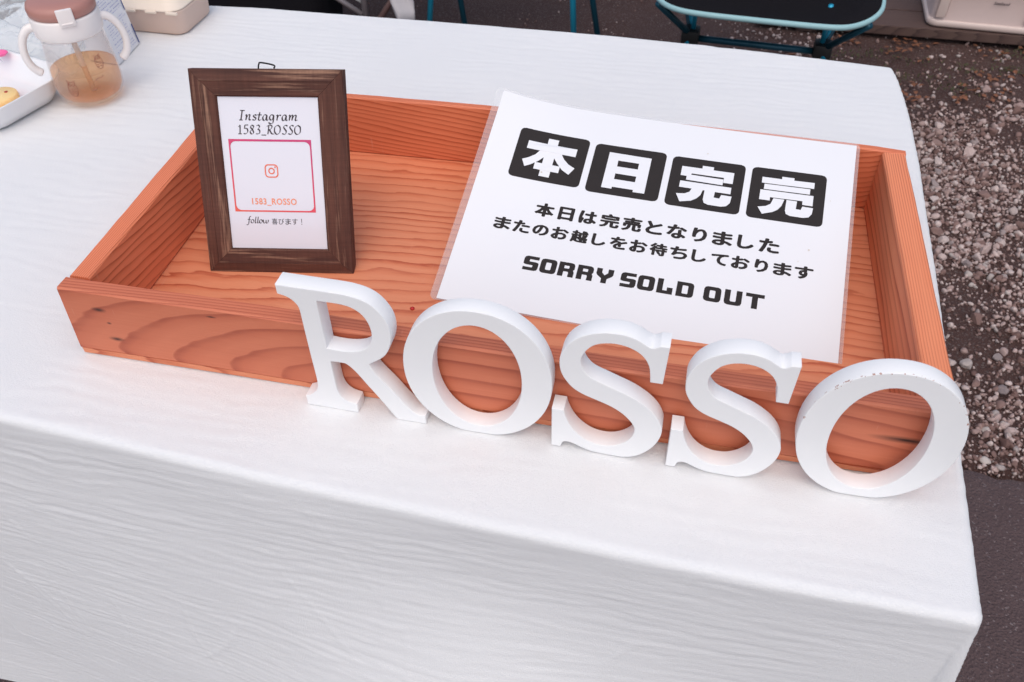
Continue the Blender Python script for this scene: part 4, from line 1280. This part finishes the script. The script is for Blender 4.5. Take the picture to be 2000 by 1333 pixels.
# ================================================================== BEHIND THE TABLE
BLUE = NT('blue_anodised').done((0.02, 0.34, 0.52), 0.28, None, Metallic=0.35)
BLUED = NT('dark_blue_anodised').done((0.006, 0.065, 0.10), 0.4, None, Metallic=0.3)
BLK = plain('black_fabric', (0.010, 0.009, 0.011), 0.95, 0.3, 200, 0.3, Specular_IOR_Level=0.08)
HUB = plain('black_hub_plastic', (0.010, 0.010, 0.010), 0.5)
PIPE = plain('aqua_piping', (0.30, 0.50, 0.52), 0.6)
def camp_chair(loc, rz, label, seat_z=0.40):
    ch = empty('camp_chair', loc, (0, 0, rz))
    tag(ch, label, 'camp chair')
    # local: x across, y back, z up from the ground
    sz = seat_z
    ol = [(-0.235, 0.13), (-0.225, 0.05), (-0.185, -0.01), (-0.12, -0.035), (0.0, -0.040), (0.12, -0.035), (0.175, -0.015), (0.225, 0.05), (0.240, 0.13), (0.235, 0.30), (0.20, 0.40), (-0.20, 0.40), (-0.235, 0.30)]
    lp = catmull([(x, y, 0) for x, y in ol], 5, True)
    zf = lambda x, y: sz + 0.0 - 0.045 * max(0, 1 - (x / 0.24) ** 2) * math.sin(math.pi * min(1, max(0, (y + 0.04) / 0.44)))
    V, F = [], []
    rings = 6
    cx, cy = 0.0, 0.18
    for k in range(rings + 1):
        s_ = k / rings
        for q in lp:
            x, y = cx + (q.x - cx) * s_, cy + (q.y - cy) * s_
            V.append((x, y, zf(x, y)))
    n = len(lp)
    for k in range(rings):
        for i in range(n):
            F.append((k * n + i, k * n + (i + 1) % n, (k + 1) * n + (i + 1) % n, (k + 1) * n + i))
    m1 = pydata('seat', V, F, True)
    so = link('seat', m1, BLK, ch)
    md = so.modifiers.new('thick', 'SOLIDIFY'); md.thickness = 0.010
    link('piping', tube_mesh([tuple((q.x, q.y, zf(q.x, q.y) + 0.003)) for q in lp] + [tuple((lp[0].x, lp[0].y, zf(lp[0].x, lp[0].y) + 0.003))], 0.0060, 8), PIPE, so)
    # back rest
    V = []
    for i in range(9):
        x = -0.24 + 0.06 * i
        V.append([(x * (1 - 0.1 * k / 6), 0.36 + 0.035 * k + 0.05 * math.sin(math.pi * i / 8) - 0.02, sz + 0.02 + 0.085 * k) for k in range(7)])
    bo = link('backrest', grid_mesh('backrest', np.array(V)), BLK, ch)
    md = bo.modifiers.new('thick', 'SOLIDIFY'); md.thickness = 0.008
    hz = sz - 0.115
    for sx in (-1, 1):
        hx = sx * 0.145
        link('hub', from_bm(box(hx - 0.020, hx + 0.020, 0.105, 0.150, hz - 0.020, hz + 0.016, 0.008), 'hub', True, 50), HUB, ch)
        link('upright', tube_mesh([(hx - sx * 0.004, 0.125, hz + 0.01), (hx - sx * 0.006, 0.115, sz - 0.012)], 0.0055, 10), BLUE, ch)
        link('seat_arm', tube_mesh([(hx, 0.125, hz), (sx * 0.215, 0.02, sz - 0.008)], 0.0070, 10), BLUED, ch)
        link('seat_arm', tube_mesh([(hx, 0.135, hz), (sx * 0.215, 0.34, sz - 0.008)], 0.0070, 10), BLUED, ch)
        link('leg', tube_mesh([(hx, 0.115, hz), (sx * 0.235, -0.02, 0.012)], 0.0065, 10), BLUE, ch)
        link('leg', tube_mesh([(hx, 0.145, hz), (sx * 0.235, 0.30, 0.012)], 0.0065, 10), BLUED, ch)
        link('back_pole', tube_mesh([(hx, 0.14, hz), (sx * 0.20, 0.36, sz + 0.05), (sx * 0.205, 0.56, sz + 0.50)], 0.0065, 10), BLUE, ch)
        for yy in (-0.022, 0.302):
            link('foot', tube_mesh([(sx * 0.236, yy, 0.0), (sx * 0.235, yy, 0.022)], 0.010, 10), HUB, ch)
    link('crossbar', tube_mesh([(-0.145, 0.125, hz - 0.006), (0.145, 0.125, hz - 0.006)], 0.0075, 10), BLUED, ch)
    return ch
camp_chair((0.530, 1.43, GZ), math.radians(-3.5), 'black camp chair with aqua edging and blue poles behind the table', 0.397)
BLUE2 = BLUE
# second chair, only its teal legs reach into the picture
c2 = empty('camp_stool', (-0.12, 2.0, GZ), (0, 0, 0))
tag(c2, 'tall camping stool whose teal tube legs show behind the table', 'camp stool')
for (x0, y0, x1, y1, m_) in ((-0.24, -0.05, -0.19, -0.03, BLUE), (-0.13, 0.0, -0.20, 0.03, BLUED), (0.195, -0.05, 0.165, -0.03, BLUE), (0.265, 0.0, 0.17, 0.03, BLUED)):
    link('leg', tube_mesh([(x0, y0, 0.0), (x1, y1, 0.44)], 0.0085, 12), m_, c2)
link('seat', from_bm(box(-0.22, 0.20, -0.10, 0.24, 0.44, 0.455, 0.005), 'seat'), BLK, c2)
# grey folding chair with a cloth over it
c3 = empty('folding_chair', (-0.55, 1.9, GZ), (0, 0, 0))
tag(c3, 'grey tube folding chair legs with a white cloth hanging from them', 'folding chair')
GR = plain('grey_tube', (0.27, 0.24, 0.25), 0.35, 0.05, Metallic=0.4)
GR2 = plain('brownish_tube', (0.24, 0.15, 0.14), 0.4, 0.05, Metallic=0.3)
link('leg', tube_mesh([(0.027, 0.0, 0.0), (0.031, 0.0, 0.46)], 0.0095, 12), GR, c3)
link('leg', tube_mesh([(0.037, 0.0, 0.06), (0.140, 0.01, 0.20), (0.29, 0.02, 0.42)], 0.0085, 12), GR2, c3)
link('brace', tube_mesh([(0.020, -0.005, 0.115), (-0.09, 0.0, 0.175), (-0.20, 0.01, 0.235)], 0.0075, 12), GR, c3)
link('brace', tube_mesh([(0.018, 0.01, 0.142), (-0.07, 0.012, 0.190), (-0.19, 0.02, 0.255)], 0.0040, 10), plain('pale_tube', (0.6, 0.6, 0.6), 0.3), c3)
link('leg', tube_mesh([(-0.34, 0.0, 0.0), (-0.34, 0.0, 0.46)], 0.0095, 12), GR, c3)
link('seat', from_bm(box(-0.36, 0.30, 0.0, 0.36, 0.44, 0.46, 0.006), 'seat'), BLK, c3)
# cloth corner
V = []
for i in range(14):
    k = i / 13
    V.append([(-0.4313 + 0.058 * k - 0.002, 1.90 - 0.02 * math.sin(j * 0.7 + k * 4) - 0.018, (-0.555 - 0.022 * k - 0.018 * min(1, k * 2.2)) + 0.30 * (j / 11)) for j in range(12)])
Vc = np.array(V)
Vc[:, 1:, 0] += 0.0
o = link('hanging_cloth', grid_mesh('hanging_cloth', Vc), plain('white_cloth', (0.66, 0.63, 0.65), 0.9), None)
md = o.modifiers.new('thick', 'SOLIDIFY'); md.thickness = 0.002
tag(o, 'corner of a white cloth hanging beside the grey chair legs', 'cloth')
# black bag
bagb = empty('black_bag', (-0.83, 1.93, GZ))
tag(bagb, 'black fabric bag standing on the ground behind the lunch box', 'bag')
r_ = [[(x, y, z) for x, y in rrect(w_, d_, 0.05, 6)] for (w_, d_, z) in ((0.36, 0.20, 0.0), (0.385, 0.22, 0.015), (0.40, 0.23, 0.15), (0.385, 0.20, 0.30), (0.35, 0.12, 0.37))]
link('bag_body', loft(r_, 'bag_body'), BLK, bagb)
link('bag_handle', tube_mesh(catmull([(-0.09, 0, 0.36), (-0.07, 0, 0.46), (0.07, 0, 0.46), (0.09, 0, 0.36)], 6, False), 0.009, 8), BLK, bagb)

# --- beige storage bin on the platform
bn = empty('storage_bin', (1.218, 2.405, GZ + 0.0405), (0, 0, math.radians(-2.5)))
tag(bn, 'beige plastic storage bin with rounded edges on the plank platform', 'storage bin')
BB = plain('beige_bin_plastic', (0.52, 0.40, 0.37), 0.4, 0.03)
BB2 = plain('beige_bin_rim', (0.66, 0.53, 0.48), 0.35, 0.03)
W0, D0 = 0.29, 0.22
body = loft([rr3(W0 - 0.02, D0 - 0.02, 0.022, 0.0), rr3(W0, D0, 0.028, 0.006), rr3(W0 + 0.002, D0 + 0.002, 0.03, 0.020), rr3(W0 - 0.012, D0 - 0.012, 0.026, 0.028), rr3(W0 + 0.006, D0 + 0.006, 0.028, 0.215), rr3(W0 + 0.02, D0 + 0.02, 0.03, 0.222),
             rr3(W0 + 0.02, D0 + 0.02, 0.03, 0.235), rr3(W0 + 0.002, D0 + 0.002, 0.026, 0.236), rr3(W0 - 0.02, D0 - 0.02, 0.022, 0.03)], 'bin')
link('bin_body', body, BB, bn)
link('base_rim', loft([rr3(W0 + 0.004, D0 + 0.004, 0.03, 0.003), rr3(W0 + 0.010, D0 + 0.010, 0.032, 0.008), rr3(W0 + 0.010, D0 + 0.010, 0.032, 0.018), rr3(W0 + 0.003, D0 + 0.003, 0.03, 0.0225)], 'rim'), BB2, bn)
link('corner_post', from_bm(box(-0.133, -0.105, -0.1170, -0.1085, 0.030, 0.205, 0.006), 'post', True, 40), BB2, bn)
link('corner_post', from_bm(box(0.110, 0.135, -0.1170, -0.1085, 0.030, 0.205, 0.006), 'post', True, 40), BB2, bn)
v, f = text_flat('Seatband', 0.010, 0.052, 0.080, 0.0885, 0.02, 0.25)
link('printed_text', pydata('printed_text', [(a_, -0.1125, b_) for a_, b_ in v], f), plain('bin_ink', (0.03, 0.03, 0.04), 0.5), bn)
